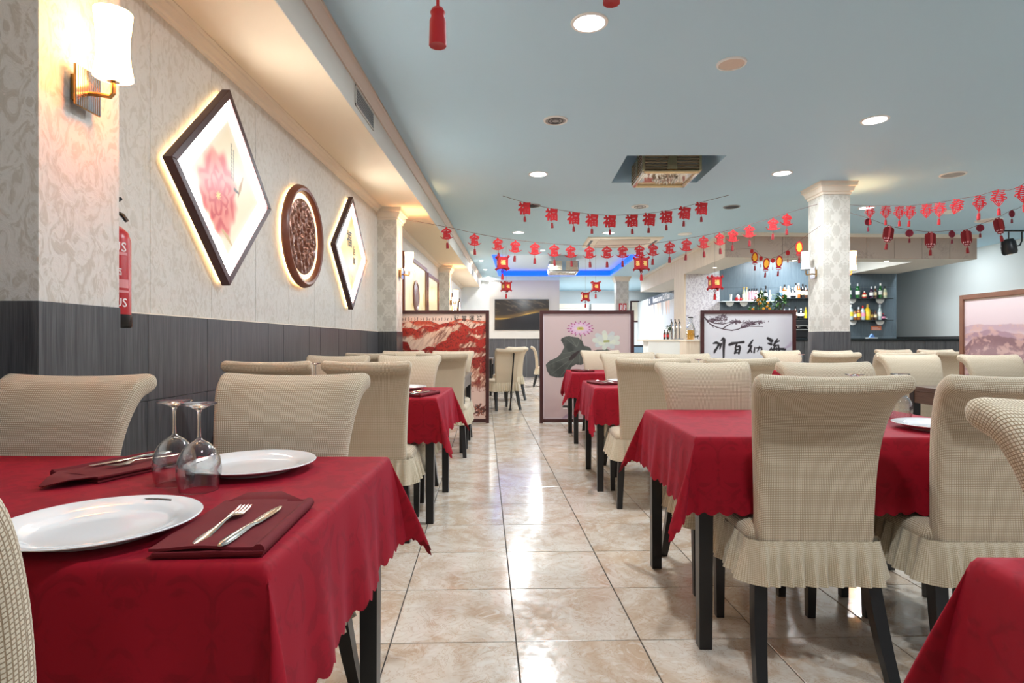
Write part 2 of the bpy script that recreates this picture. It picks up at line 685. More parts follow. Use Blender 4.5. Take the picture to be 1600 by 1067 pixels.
# ---- left wall, wallpaper lengths, charcoal boards
wall_left = structure('wall_left', MB().box(XL - 0.12, XL, Y0, 18.0, 0, CEIL), 'white_wall', smooth=0)
PIL = [(1.87, 2.25), (7.37, 7.73), (12.95, 13.31)]
bays = [(Y0, 1.87), (2.25, 7.37), (7.73, 12.95), (13.31, 18.0)]
CROWN_Z = 2.709
for bi, (y0, y1) in enumerate(bays):
    n = max(1, round((y1 - y0) / 0.55))
    w = (y1 - y0) / n
    for k in range(n):
        mb = MB().box(XL, XL + 0.004, y0 + k * w + 0.002, y0 + (k + 1) * w - 0.002, DADO + 0.006, CROWN_Z + 0.02)
        mb.build('wallpaper_strip', 'paper' if bi < 3 else 'white_wall', wall_left, smooth=0)
    n = max(1, round((y1 - y0) / (0.265 if bi < 3 else 0.5)))
    w = (y1 - y0) / n
    for k in range(n):
        a, b = y0 + k * w + 0.0012, y0 + (k + 1) * w - 0.0012
        off = 0.012 + 0.0012 * (k % 3)
        MB().box(XL, XL + off, a, b, 0.80, DADO).build('dado_board', 'dado', wall_left, smooth=0)
        MB().box(XL, XL + off - 0.0015, a, b, 0.0, 0.797).build('dado_board', 'dado', wall_left, smooth=0)
    MB().box(XL, XL + 0.016, y0, y1, DADO, DADO + 0.006).build('paper_edge', 'trim', wall_left, smooth=0)

# crown moulding under the soffit
prof = [(0, 2.709), (0.012, 2.709), (0.016, 2.722), (0.03, 2.728), (0.036, 2.742), (0.06, 2.755), (0.066, 2.764), (0.085, 2.768), (0.085, SOF_Z), (0, SOF_Z)]


def sweep_y(mb, prof, y0, y1, x=XL, sx=1):
    n = len(prof)
    v = [(x + sx * p, y0, z) for p, z in prof] + [(x + sx * p, y1, z) for p, z in prof]
    f = [(i, (i + 1) % n, n + (i + 1) % n, n + i) for i in range(n)] + [tuple(range(n)), tuple(reversed(range(n, 2 * n)))]
    mb.add(v, f)


for i, (y0, y1) in enumerate(bays):
    mb = MB(); sweep_y(mb, prof, y0, y1)
    structure('trim_%d' % (i + 1), mb, 'trim', smooth=25)

# ---- soffit along the left wall
sof = MB()
sof.box(XL, SOF_X, Y0, 18.0, SOF_Z, CEIL)
soffit = structure('soffit', sof, ['soffit'], smooth=0)
MB().box(SOF_X, SOF_X + 0.006, Y0, 18.0, SOF_Z, CEIL - 0.001).build('fascia', 'soffit_f', soffit, smooth=0)
mb = MB()
sweep_y(mb, [(0, 2.985), (0.012, 2.985), (0.016, 3.0), (0.035, 3.02), (0.05, 3.055), (0.06, 3.06), (0.06, CEIL), (0, CEIL)], Y0, 18.0, SOF_X + 0.006)
mb.build('cornice', 'beige_pl', soffit, smooth=25)


# ---- pillars
def pillar(x0, x1, y0, y1, top, wall_mat, faces):
    p = structure('pillar', MB().box(x0, x1, y0, y1, DADO, top), wall_mat, smooth=0)
    e = 0.006
    for f in faces:
        if f == 'front':
            n = max(1, round((x1 - x0) / 0.35)); w = (x1 - x0) / n
            for k in range(n):
                MB().box(x0 + k * w + 0.001, x0 + (k + 1) * w - 0.001, y0 - e, y0, 0, DADO).build('dado_board', 'dado', p, smooth=0)
        elif f == 'right':
            MB().box(x1, x1 + e, y0 - e, y1, 0, DADO).build('dado_board', 'dado', p, smooth=0)
        elif f == 'left':
            MB().box(x0 - e, x0, y0 - e, y1, 0, DADO).build('dado_board', 'dado', p, smooth=0)
    MB().box(x0, x1, y0, y1, 0, DADO).build('core', 'dado', p, smooth=0)
    cap = MB()
    fl = [(0.0, -0.15), (0.012, -0.15), (0.014, -0.125), (0.03, -0.115), (0.045, -0.06), (0.062, -0.05), (0.065, -0.015), (0.075, 0.0)]
    lx = 0 if 'right' in faces and 'left' not in faces else 1
    rings = [[(x0 - g * lx, y0 - g, top + z), (x1 + g, y0 - g, top + z), (x1 + g, y1 + g, top + z), (x0 - g * lx, y1 + g, top + z)] for g, z in fl]
    cap.rings(rings)
    cap.build('capital', 'trim', p, smooth=25)
    return p


pillar(XL, -1.555, *PIL[0], SOF_Z, 'paper_p', ('front', 'right'))
pillar(XL, -1.555, *PIL[1], SOF_Z, 'damask_p', ('front', 'right'))
pillar(XL, -1.555, *PIL[2], SOF_Z, 'damask_p', ('front', 'right'))
pillar(3.80, 4.13, 7.37, 7.75, CEIL, 'damask_p', ('front', 'left', 'right'))
pillar(2.95, 3.33, 17.9, 18.3, CEIL, 'damask_p', ('front', 'left', 'right'))

# ---- back walls
wb_ = MB(); wb_.box(XL - 0.1, 1.22, 18.0, 18.15, 0, CEIL)
wall_back = structure('wall_back', wb_, 'grey_wall', smooth=0)
for k in range(9):
    MB().box(XL + k * 0.3356 + 0.002, XL + (k + 1) * 0.3356 - 0.002, 17.985, 18.0, 0, 1.19).build('dado_board', 'dado', wall_back, smooth=0)
MB().box(-0.93, 1.22, 17.93, 18.0, 1.19, 3.02).build('media_panel', 'soffit_f', wall_back, smooth=0)
MB().box(XL, 1.22, 17.9, 18.0, 2.97, CEIL).build('cornice', 'ceil_w', wall_back, smooth=0)
structure('wall_far', MB().box(1.2, XR, 22.9, 23.0, 0, CEIL), 'white_wall', smooth=0)
structure('wall_passage', MB().box(1.1, 1.22, 18.15, 22.9, 0, CEIL), 'white_wall', smooth=0)
structure('wall_side', MB().box(4.6, 4.72, 13.5, 22.9, 0, 2.63), 'white_wall', smooth=0)
wall_right = structure('wall_right', MB().box(XR, XR + 0.12, Y0, 22.9, 0, CEIL), 'grey_wall', smooth=0)
for k in range(20):
    MB().box(XR - 0.015, XR, Y0 + k * 1.0 + 0.002, Y0 + (k + 1) * 1.0 - 0.002, 0, DADO).build('dado_board', 'dado', wall_right, smooth=0)

# ---- bar: back wall, canopy, end post
BARY = 13.4
wall_bar = structure('wall_bar', MB().box(3.76, 8.55, BARY, BARY + 0.1, 0, CEIL), 'white_wall', smooth=0)
tw = leafpaper('tree_wallpaper', (216, 212, 216), (176, 168, 178))
MT['tree'] = tw
tp = Nodes('blossom_branch_panel')
v_ = tp.pos()
f_ = tp.noise(tp.scale(v_, (1, 1, 0.8)), 5.5, 7.0, 0.72, 3.2)
ridge = tp.ramp(tp.math('ABSOLUTE', tp.math('SUBTRACT', f_, 0.52)), 0.0, 0.02, 1.0, 0.0)
big_ = tp.ramp(tp.noise(v_, 1.7, 2.0), 0.48, 0.6)
tp.set(Base_Color=tp.mix(tp.math('MULTIPLY', ridge, big_), rgb(172, 152, 138), rgb(104, 92, 94)), Roughness=0.55)
MT['blossom'] = tp.mat
MB().box(3.76, 4.56, BARY - 0.012, BARY, 1.05, 2.63).build('wallpaper_strip', 'tree', wall_bar, smooth=0)
for k in range(5):
    w = (8.55 - 4.56) / 5
    for z0, z1 in ((0.0, 1.2), (1.203, 2.32), (2.323, 2.9)):
        MB().box(4.56 + k * w + 0.002, 4.56 + (k + 1) * w - 0.002, BARY - 0.014, BARY, z0, z1).build('wall_panel', 'teal', wall_bar, smooth=0)

canopy = MB()
O = [(3.76, 10.75), (8.55, 11.06), (8.55, BARY), (3.76, BARY)]
I = [(4.42, 11.32), (7.6, 11.42), (7.5, BARY), (4.3, BARY)]
ZB = 2.63
for i in (0, 1, 3):
    j = (i + 1) % 4
    canopy.prism([O[i], O[j], I[j], I[i]], ZB, CEIL)
canopy.box(3.76, 4.6, BARY + 0.1, 18.2, ZB, CEIL)
canopy_o = structure('bar_canopy', canopy, 'soffit_f', smooth=0)
n = 9
for k in range(n):
    p = Vector((O[0][0], O[0][1], 0)).lerp(Vector((O[1][0], O[1][1], 0)), k / n)
    q = Vector((O[0][0], O[0][1], 0)).lerp(Vector((O[1][0], O[1][1], 0)), (k + 1) / n)
    d = (q - p).normalized() * 0.003
    p, q = p + d, q - d
    MB().prism([(p.x, p.y - 0.012), (q.x, q.y - 0.012), (q.x, q.y), (p.x, p.y)], ZB, CEIL - 0.06).build('fascia_panel', 'blossom', canopy_o, smooth=0)
n = 12
for k in range(n):
    y0 = 10.74 + k * (18.2 - 10.74) / n
    MB().box(3.748, 3.76, y0 + 0.003, y0 + (18.2 - 10.74) / n - 0.003, ZB, CEIL - 0.06).build('fascia_panel', 'pine', canopy_o, smooth=0)
mb = MB()
mb.prism([(3.70, 10.69), (8.6, 11.0), (8.6, 11.06), (3.76, 10.75)], CEIL - 0.06, CEIL)
mb.prism([(3.70, 10.69), (3.76, 10.75), (3.76, 18.2), (3.70, 18.2)], CEIL - 0.06, CEIL)
mb.build('cornice', 'trim', canopy_o, smooth=0)
structure('pillar', MB().box(3.745, 3.785, BARY - 0.02, 14.25, 0, ZB), 'pine', smooth=0)

# ================================================================== chairs
def rounded_rect(hx, hy, r, nx=6, ny=2, nc=4):
    pts = []
    def corner(cx, cy, a0):
        for k in range(nc + 1):
            a = a0 + PI / 2 * k / nc
            pts.append((cx + r * math.cos(a), cy + r * math.sin(a)))
    def seg(x0, y0, x1, y1, n):
        for k in range(1, n):
            pts.append((x0 + (x1 - x0) * k / n, y0 + (y1 - y0) * k / n))
    corner(hx - r, hy - r, 0); seg(hx - r, hy, -hx + r, hy, nx)
    corner(-hx + r, hy - r, PI / 2); seg(-hx, hy - r, -hx, -hy + r, ny)
    corner(-hx + r, -hy + r, PI); seg(-hx + r, -hy, hx - r, -hy, nx)
    corner(hx - r, -hy + r, 1.5 * PI); seg(hx, -hy + r, hx, hy - r, ny)
    return pts


def spline(pts, n):
    """Catmull-Rom through pts, n samples per span"""
    P = [Vector(p) for p in pts]
    P = [P[0] * 2 - P[1]] + P + [P[-1] * 2 - P[-2]]
    out = []
    for i in range(1, len(P) - 2):
        for k in range(n):
            t = k / n
            a, b, c, d = P[i - 1:i + 3]
            out.append(0.5 * ((2 * b) + (c - a) * t + (2 * a - 5 * b + 4 * c - d) * t * t + (3 * b - a - 3 * c + d) * t ** 3))
    out.append(P[-2])
    return out


def chair_parts():
    parts = []
    # back cover: a slab that follows an S line and rolls over backwards at the top
    path = spline([(0, -0.196, 0.425), (0, -0.200, 0.54), (0, -0.206, 0.66), (0, -0.220, 0.77), (0, -0.246, 0.86), (0, -0.282, 0.925), (0, -0.325, 0.952)], 5)
    L = [0]
    for a, b in zip(path, path[1:]):
        L.append(L[-1] + (b - a).length)
    rings, vl = [], []
    N = len(path)
    ring0 = None
    for i, p in enumerate(path):
        t = (path[min(i + 1, N - 1)] - path[max(i - 1, 0)]).normalized()
        nrm = Vector((0, t.z, -t.y))
        s = L[i] / L[-1]
        hw = 0.188 + 0.012 * s + 0.042 * s ** 3.2
        ht = 0.033 - 0.004 * s
        sec = rounded_rect(hw, ht, 0.022, 8, 2, 4)
        r = []
        for x, q in sec:
            sag = 0.010 * s ** 3 * (1 - (x / hw) ** 2)
            bul = 1 + 0.10 * math.sin(PI * s) * (1 - (x / hw) ** 2)
            r.append(p + Vector((x, 0, -sag)) + nrm * q * bul)
        rings.append(r); vl.append(L[i])
        if i == N // 2:
            ring0 = r
    t = (path[-1] - path[-2]).normalized()
    nrm = Vector((0, t.z, -t.y))
    for a in (0.35, 0.65, 0.9):
        hw, ht = 0.242 - 0.012 * (1 - math.cos(a * PI / 2)), 0.029 * math.cos(a * PI / 2) + 0.003
        p = path[-1] + t * 0.026 * math.sin(a * PI / 2)
        rings.append([p + Vector((x, 0, -0.010 * (1 - (x / hw) ** 2))) + nrm * q for x, q in rounded_rect(hw, ht, min(0.022, ht * 0.8), 8, 2, 4)])
        vl.append(vl[-1] + 0.012)
    us = [0]
    for k in range(len(ring0)):
        us.append(us[-1] + (ring0[(k + 1) % len(ring0)] - ring0[k]).length)
    mb = MB(); mb.rings(rings, uscale=us, vlen=vl)
    parts.append(('backrest', mb.data('backrest', 'waffle', smooth=60, uv=True)))
    # seat cushion cover
    mb = MB()
    sr = [(0.205, 0.40), (0.212, 0.41), (0.216, 0.44), (0.212, 0.462), (0.198, 0.474), (0.17, 0.480), (0.10, 0.484), (0.03, 0.485)]
    mb.rings([[(x, y + 0.015, z) for x, y in rounded_rect(h, h, min(0.04, h * 0.6), 6, 6, 4)] for h, z in sr])
    parts.append(('seat', mb.data('seat', 'waffle', smooth=50, uv=True)))
    # gathered frill
    rr = random.Random(3)
    base = rounded_rect(0.214, 0.226, 0.035, 84, 78, 8)
    n = len(base)
    ph = [0.0]
    for k in range(1, n):
        ph.append(ph[-1] + rr.uniform(0.40, 0.95))
    rings, vl = [], []
    us = [0]
    for k in range(n):
        a, b = base[k], base[(k + 1) % n]
        us.append(us[-1] + math.hypot(b[0] - a[0], b[1] - a[1]) * 1.35)
    cxy = (0.0, -0.004)
    for i in range(7):
        s = i / 6
        r = []
        for k in range(n):
            x, y = base[k]
            px, py = base[k - 1]; qx, qy = base[(k + 1) % n]
            tx, ty = qx - px, qy - py
            l = math.hypot(tx, ty) or 1
            nx, ny = -ty / l, tx / l
            if nx * x + ny * y < 0:
                nx, ny = -nx, -ny
            w = math.sin(ph[k]) + 0.5 * math.sin(ph[k] * 0.53 + 1.0)
            o_ = 0.003 + 0.024 * s ** 0.8 + (0.0022 + 0.0125 * s) * w
            z = 0.434 - 0.136 * s + (0.004 * w if i == 6 else 0) + (0.004 * abs(math.sin(ph[k])) if i == 0 else 0)
            r.append((x + nx * o_, y + ny * o_ + cxy[1], z))
        rings.append(r); vl.append(0.136 * s)
    mb = MB(); mb.rings(rings, caps=False, uscale=us, vlen=vl)
    parts.append(('frill', mb.data('frill', 'frill', smooth=80, uv=True)))
    # dark frame and legs
    mb = MB()
    mb.box(-0.19, 0.19, 0.17, 0.20, 0.355, 0.40).box(-0.19, 0.19, -0.20, -0.17, 0.355, 0.40)
    mb.box(-0.195, -0.165, -0.17, 0.17, 0.355, 0.40).box(0.165, 0.195, -0.17, 0.17, 0.355, 0.40)
    parts.append(('seat_frame', mb.data('seat_frame', 'black_wood', smooth=0)))
    for sx in (-1, 1):
        mb = MB()
        mb.rings([[(sx * (0.178 + 0.002 * k) + a * w, 0.182 + b * w, z) for a, b in ((-1, -1), (1, -1), (1, 1), (-1, 1))]
                  for k, (w, z) in enumerate([(0.015, 0.0), (0.021, 0.40)])])
        parts.append(('leg', mb.data('leg', 'black_wood', smooth=0, bevel=0.002)))
        mb = MB()
        rs = []
        for z, y, x, w in [(0.0, -0.285, 0.208, 0.017), (0.10, -0.252, 0.199, 0.019), (0.2, -0.226, 0.19, 0.021), (0.30, -0.206, 0.182, 0.021), (0.42, -0.196, 0.176, 0.02)]:
            rs.append([(sx * x + a * w, y + b * w, z) for a, b in ((-1, -1), (1, -1), (1, 1), (-1, 1))])
        mb.rings(rs)
        parts.append(('leg', mb.data('leg', 'black_wood', smooth=30)))
    return parts


CHAIR = chair_parts()
used_chair = [None]
CG = 'fabric covered dining chairs'


def chair(x, y, rz, label, lean=0.0):
    if used_chair[0] is None:
        t = thing('dining_chair', label, 'chair', (x, y, 0), rz, CG)
        for n_, me in CHAIR:
            link(n_, me, t)
        used_chair[0] = t
        return t
    return dup(used_chair[0], (x, y, 0), rz, label, CG)


# ================================================================== tables and cloths
TW, TD, TH = 1.17, 0.80, 0.748


def table_parts(top_mat):
    parts = [('tabletop', MB().box(-TW / 2, TW / 2, -TD / 2, TD / 2, TH - 0.032, TH).data('tabletop', top_mat, smooth=0, bevel=0.003))]
    mb = MB()
    a, b = TW / 2 - 0.012, TD / 2 - 0.012
    z0, z1 = TH - 0.125, TH - 0.032
    mb.box(-a, a, -b, -b + 0.022, z0, z1).box(-a, a, b - 0.022, b, z0, z1)
    mb.box(-a, -a + 0.022, -b + 0.022, b - 0.022, z0, z1).box(a - 0.022, a, -b + 0.022, b - 0.022, z0, z1)
    parts.append(('apron', mb.data('apron', top_mat, smooth=0)))
    for sx in (-1, 1):
        for sy in (-1, 1):
            mb = MB()
            mb.rings([[(sx * (TW / 2 - 0.034) + p * w, sy * (TD / 2 - 0.034) + q * w, z) for p, q in ((-1, -1), (1, -1), (1, 1), (-1, 1))]
                      for w, z in ((0.0225, 0), (0.0265, TH - 0.032))])
            parts.append(('leg', mb.data('leg', 'black_wood', smooth=0, bevel=0.002)))
    return parts


TABLES = {'black_wood': table_parts('black_wood'), 'walnut': table_parts('walnut')}


def table(x, y, mat, label, group='dining tables'):
    t = thing('dining_table', label, 'table', (x, y, 0), 0, group)
    for n_, me in TABLES[mat]:
        link(n_, me, t)
    return t


def cloth_data(seed):
    rr = random.Random(seed)
    hx, hy, ov = TW / 2 + 0.004, TD / 2 + 0.004, 0.275
    top = TH + 0.0025
    st = 0.0098
    nu, nv = int(round(2 * (hx + ov) / st)), int(round(2 * (hy + ov) / st))
    sw = {k: rr.uniform(-0.5, 0.5) for k in ((1, 1), (1, -1), (-1, 1), (-1, -1))}
    am = {k: rr.uniform(0.26, 0.40) for k in sw}
    phs = [rr.uniform(0, 6.28) for _ in range(8)]
    V = []
    for i in range(nu + 1):
        u = -(hx + ov) + 2 * (hx + ov) * i / nu
        for j in range(nv + 1):
            v = -(hy + ov) + 2 * (hy + ov) * j / nv
            sx, sy = (1 if u >= 0 else -1), (1 if v >= 0 else -1)
            au, av = abs(u), abs(v)
            dx, dy = max(au - hx, 0), max(av - hy, 0)
            sc = lambda q: 0.052 * (1 - abs(math.sin(PI * q / 0.052)))
            if dx > 0.75 * ov: dx *= 1 - sc(v) * min(1, (dx - 0.75 * ov) / (0.25 * ov))
            if dy > 0.75 * ov: dy *= 1 - sc(u) * min(1, (dy - 0.75 * ov) / (0.25 * ov))
            x, y, z = min(au, hx), min(av, hy), top
            if dx > 0 or dy > 0:
                r = math.hypot(dx, dy)
                s = math.atan2(dy, dx) / (PI / 2)
                key = (sx, sy)
                roll = 0.010 * (1 - math.exp(-r / 0.010))
                out = roll + 0.07 * r
                th = s * PI / 2
                x += out * math.cos(th); y += out * math.sin(th)
                bell = math.sin(PI * s)
                A = am[key] * r * bell * (1 - math.exp(-r / 0.05))
                d = PI / 4 + sw[key] * r / ov * 1.1
                x += A * math.cos(d); y += A * math.sin(d)
                P_ = 0.17 * r * math.sin(2 * PI * s) * bell
                x += -P_ * math.sin(d) * 0.8; y += P_ * math.cos(d) * 0.8
                z -= max(0, r - 0.004) * (1 - 0.10 * bell) * 0.985
                if dx > 0 and dy == 0:
                    k = (r / ov) ** 1.2 * (1 - (av / hy) ** 4)
                    x += k * (0.012 * math.sin(2 * PI * v / 0.31 + phs[0 if sx > 0 else 1]) + 0.005 * math.sin(2 * PI * v / 0.13 + phs[2]))
                if dy > 0 and dx == 0:
                    k = (r / ov) ** 1.2 * (1 - (au / hx) ** 4)
                    y += k * (0.013 * math.sin(2 * PI * u / 0.37 + phs[4 if sy > 0 else 5]) + 0.005 * math.sin(2 * PI * u / 0.15 + phs[6]))
            V.append((sx * x, sy * y, z))
    F = [(i * (nv + 1) + j, (i + 1) * (nv + 1) + j, (i + 1) * (nv + 1) + j + 1, i * (nv + 1) + j + 1) for i in range(nu) for j in range(nv)]
    mb = MB(); mb.add(V, F)
    return mb.data('tablecloth', 'cloth', smooth=180)


CLOTHS = [cloth_data(s) for s in (5, 11)]


def cloth(x, y, label, k=0, flip=False):
    o = link('tablecloth', CLOTHS[k], None, (x, y, 0), PI if flip else 0)
    return tag(o, label, 'tablecloth', 'red damask tablecloths')


# ================================================================== tableware
def glass_parts():
    bowl = [(0.0395, 0.0), (0.0420, 0.012), (0.0455, 0.035), (0.0458, 0.052), (0.0425, 0.072), (0.034, 0.090), (0.022, 0.103), (0.0105, 0.110), (0.006, 0.114)]
    th = 0.0013
    inner = [(0.004, 0.1085), (0.0095, 0.106)] + [(r - th, z - 0.0012 * (z > 0.06)) for r, z in reversed(bowl[:-2])]
    mb = MB(); mb.lathe(inner[:2] + inner[2:] + [bowl[0]] + bowl[1:] + [(0.0045, 0.1165)], 32)
    P = [('bowl', mb.data('bowl', 'thin_glass', smooth=70))]
    mb = MB(); mb.lathe([(0.0001, 0.117), (0.0045, 0.117), (0.0036, 0.130), (0.0034, 0.155), (0.0042, 0.172), (0.0062, 0.178), (0.0001, 0.178)], 16)
    P.append(('stem', mb.data('stem', 'glass', smooth=70)))
    mb = MB(); mb.lathe([(0.0001, 0.1782), (0.008, 0.1784), (0.020, 0.186), (0.036, 0.190), (0.037, 0.1915), (0.036, 0.193), (0.0001, 0.1935)], 32)
    P.append(('foot', mb.data('foot', 'glass', smooth=50)))
    return P


GLASS = glass_parts()
g0 = []


def glass(x, y, z, label):
    if not g0:
        t = thing('wine_glass', label, 'wine glass', (x, y, z), 0, 'upturned wine glasses')
        for n_, me in GLASS: link(n_, me, t)
        g0.append(t)
        return t
    return dup(g0[0], (x, y, z), 0, label)


plate_prof = [(0.0001, 0.004), (0.075, 0.004), (0.09, 0.000), (0.096, 0.0005), (0.10, 0.005), (0.125, 0.013), (0.152, 0.0205), (0.1555, 0.0222), (0.1562, 0.0238), (0.1545, 0.0250), (0.150, 0.0246),
              (0.122, 0.0185), (0.112, 0.0150), (0.104, 0.0098), (0.098, 0.0082), (0.05, 0.0078), (0.0001, 0.0078)]
PLATE = MB().lathe(plate_prof, 64).data('plate', 'china', smooth=40)
eb = MB()
for k in range(9):
    a = 0.9 + 0.045 * k
    eb.prism([(0, -0.0045 + 0.002 * (k % 2)), (0.0042, -0.002), (0.0034, 0.0045 + 0.0015 * (k % 3)), (0.001, 0.003)], 0, 0.0004,
             Matrix.Rotation(a, 4, 'Z') @ T(0.133, 0, 0.0216) @ Matrix.Rotation(-0.25, 4, 'Y'))
EMB = eb.data('rim_emblem', 'print_dark', smooth=0)


def plate(x, y, z, label, rz=0.0):
    o = link('dinner_plate', PLATE, None, (x, y, z), rz)
    tag(o, label, 'plate', 'white dinner plates')
    link('rim_emblem', EMB, o)
    return o


def fork_data():
    mb = MB()
    st = [(0.0, 0.0035, 0.0), (0.008, 0.008, 0.0), (0.03, 0.0095, 0.001), (0.07, 0.006, 0.003), (0.105, 0.0035, 0.006), (0.125, 0.0045, 0.0075), (0.136, 0.011, 0.006), (0.146, 0.0125, 0.0035), (0.155, 0.0125, 0.002)]
    mb.rings([[(-w, x, z), (-w * 0.5, x, z + 0.0016), (w * 0.5, x, z + 0.0016), (w, x, z), (w * 0.5, x, z - 0.0008 + 0.0004), (-w * 0.5, x, z - 0.0004)] for x, w, z in st])
    for k in range(4):
        c = -0.0095 + k * 0.00633
        mb.rings([[(c - w, y, z), (c + w, y, z), (c + w, y, z + 0.0016), (c - w, y, z + 0.0016)] for y, w, z in ((0.153, 0.0022, 0.0018), (0.175, 0.0019, 0.0025), (0.193, 0.0012, 0.0062))])
    return mb.data('fork', 'steel', smooth=60)


def knife_data():
    mb = MB()
    mb.rings([[(-w, x, z), (-w * 0.6, x, z + h), (w * 0.6, x, z + h), (w, x, z), (w * 0.6, x, z - h * 0.3 + 0.0002), (-w * 0.6, x, z - h * 0.3 + 0.0002)]
              for x, w, z, h in ((0, 0.004, 0, 0.003), (0.01, 0.0085, 0, 0.0045), (0.04, 0.0085, 0.0005, 0.0045), (0.085, 0.0055, 0.001, 0.004), (0.105, 0.006, 0.001, 0.003), (0.112, 0.0085, 0.001, 0.0016), (0.15, 0.010, 0.001, 0.0013), (0.19, 0.0085, 0.001, 0.001), (0.212, 0.003, 0.001, 0.0006))])
    return mb.data('knife', 'steel', smooth=60)


FORK, KNIFE = fork_data(), knife_data()


def napkin_data():
    """folded cloth: three soft layers, a rolled long edge and one corner folded back"""
    mb = MB()
    w, l = 0.165, 0.27
    for k, (z, dx, dy) in enumerate(((0.001, 0, 0), (0.0062, 0.004, -0.003), (0.0114, -0.003, 0.002))):
        nx, ny = 12, 14
        rings = []
        for j in range(ny + 1):
            y = -l / 2 + l * j / ny
            r = []
            for sgn in (0, 1):
                for i in (range(nx + 1) if sgn == 0 else reversed(range(nx + 1))):
                    x = -w / 2 + w * i / nx
                    bump_ = 0.0022 * math.sin(x * 46 + k) * (1 if j < 3 else 0.4) + 0.0015 * math.sin(y * 25 + 2 * k)
                    r.append((x + dx, y + dy, max(z + bump_ * (0.3 if k == 0 else 1), 0.0006 + 0.005 * k) + (0.0042 if sgn else 0.0)))
            rings.append(r)
        mb.rings(rings)
    mb.tube([(w / 2 - 0.004, -l / 2 + l * j / 12, 0.0105) for j in range(13)], 0.0095, 10)
    # folded back corner standing a little
    mb.rings([[(-w / 2 + 0.005, l / 2 - 0.01, 0.012), (w / 2 - 0.01, l / 2 - 0.015, 0.012), (w / 2 - 0.01, l / 2 - 0.012, 0.016), (-w / 2 + 0.005, l / 2 - 0.006, 0.016)],
              [(-w / 2 + 0.02, l / 2 + 0.05, 0.016), (w / 2 - 0.075, l / 2 + 0.052, 0.018), (w / 2 - 0.075, l / 2 + 0.054, 0.0195), (-w / 2 + 0.02, l / 2 + 0.052, 0.018)],
              [(-w / 2 + 0.055, l / 2 + 0.085, 0.006), (-w / 2 + 0.065, l / 2 + 0.085, 0.006), (-w / 2 + 0.065, l / 2 + 0.087, 0.008), (-w / 2 + 0.055, l / 2 + 0.087, 0.008)]])
    return mb.data('napkin', 'napkin', smooth=50)


NAPKIN = napkin_data()


def setting(x, y, z, rz, where, jit=0.0):
    o = tag(link('napkin', NAPKIN, None, (x, y, z), rz), 'burgundy folded napkin %s' % where, 'napkin', 'folded napkins')
    R = Matrix.Rotation(rz, 3, 'Z')
    p = Vector((x, y, z)) + R @ Vector((-0.022, -0.125, 0.0178))
    tag(link('fork', FORK, None, p, rz - 0.02 + jit), 'steel fork lying on the napkin %s' % where, 'fork', 'forks on napkins')
    p = Vector((x, y, z)) + R @ Vector((0.022, -0.138, 0.0192))
    tag(link('knife', KNIFE, None, p, rz - 0.10), 'steel table knife lying on the napkin %s' % where, 'knife', 'knives on napkins')


CT = TH + 0.0035     # top of the cloth
# --- first table left of the aisle
LX = lambda right: right - TW / 2
table(LX(-0.385), 1.27, 'black_wood', 'black legged table under the nearest red cloth left of the aisle')
cloth(LX(-0.385), 1.27, 'red damask cloth on the nearest table left of the aisle, two plates on it', 0)
plate(-0.722, 1.0, CT, 'white plate nearest the camera, beside fork and knife on red cloth', 0.35)
plate(-0.685, 1.49, CT, 'white plate behind the two upturned glasses on the nearest left table', 2.2)
glass(-0.800, 1.345, CT, 'upturned wine glass left of its twin between the two near plates')
glass(-0.712, 1.29, CT, 'upturned wine glass right of its twin, in front of the far plate')
setting(-0.487, 1.018, CT, 0.07, 'right of the nearest white plate')
setting(-1.01, 1.50, CT, PI - 0.35, 'behind the upturned glasses on the nearest left table')
chair(-0.69, 0.775, 0.02, 'cream chair at the left picture edge, nearest on the left, cut by the frame')
chair(-0.725, 1.555, PI, 'cream covered chair facing us behind the plate on the nearest left table')
chair(-1.395, 1.50, PI - 0.02, 'tan shaded chair facing us in front of the first wallpapered pillar')

# --- second and third left tables
table(LX(-0.50), 3.85, 'black_wood', 'black legged table under the second red cloth left of the aisle')
cloth(LX(-0.50), 3.85, 'red damask cloth with scalloped hem on the second table left of the aisle', 1)
plate(-0.80, 4.03, CT, 'white plate on the second red table left of the aisle', 1.0)
setting(-0.63, 3.62, CT, -0.3, 'on the second red table left of the aisle')
glass(-0.80, 3.80, CT, 'upturned glass on the second left table just behind the tan chair top')
glass(-1.34, 3.82, CT, 'upturned glass on the second left table nearest the charcoal wall')
chair(-0.815, 3.43, 0.0, 'tan backed chair turned away at the second left table beside the aisle')
chair(-1.345, 3.42, 0.0, 'tan backed chair turned away at the second left table beside the charcoal wall')
chair(-0.835, 4.11, PI, 'cream chair facing us across the second left table beside the aisle')
chair(-1.38, 4.11, PI, 'cream chair facing us across the second left table beside the wall')
table(LX(-0.53), 6.08, 'walnut', 'bare dark wood table in front of the red mountain screen')
chair(-0.72, 5.74, 0.0, 'cream chair turned away at the bare table left of the aisle')
chair(-1.38, 5.74, 0.0, 'cream chair turned away at the bare left table beside the wall')
chair(-0.76, 6.36, PI, 'cream chair facing us between bare table and red mountain screen, aisle side')
chair(-1.33, 6.36, PI, 'cream chair facing us between bare table and red mountain screen, wall side')

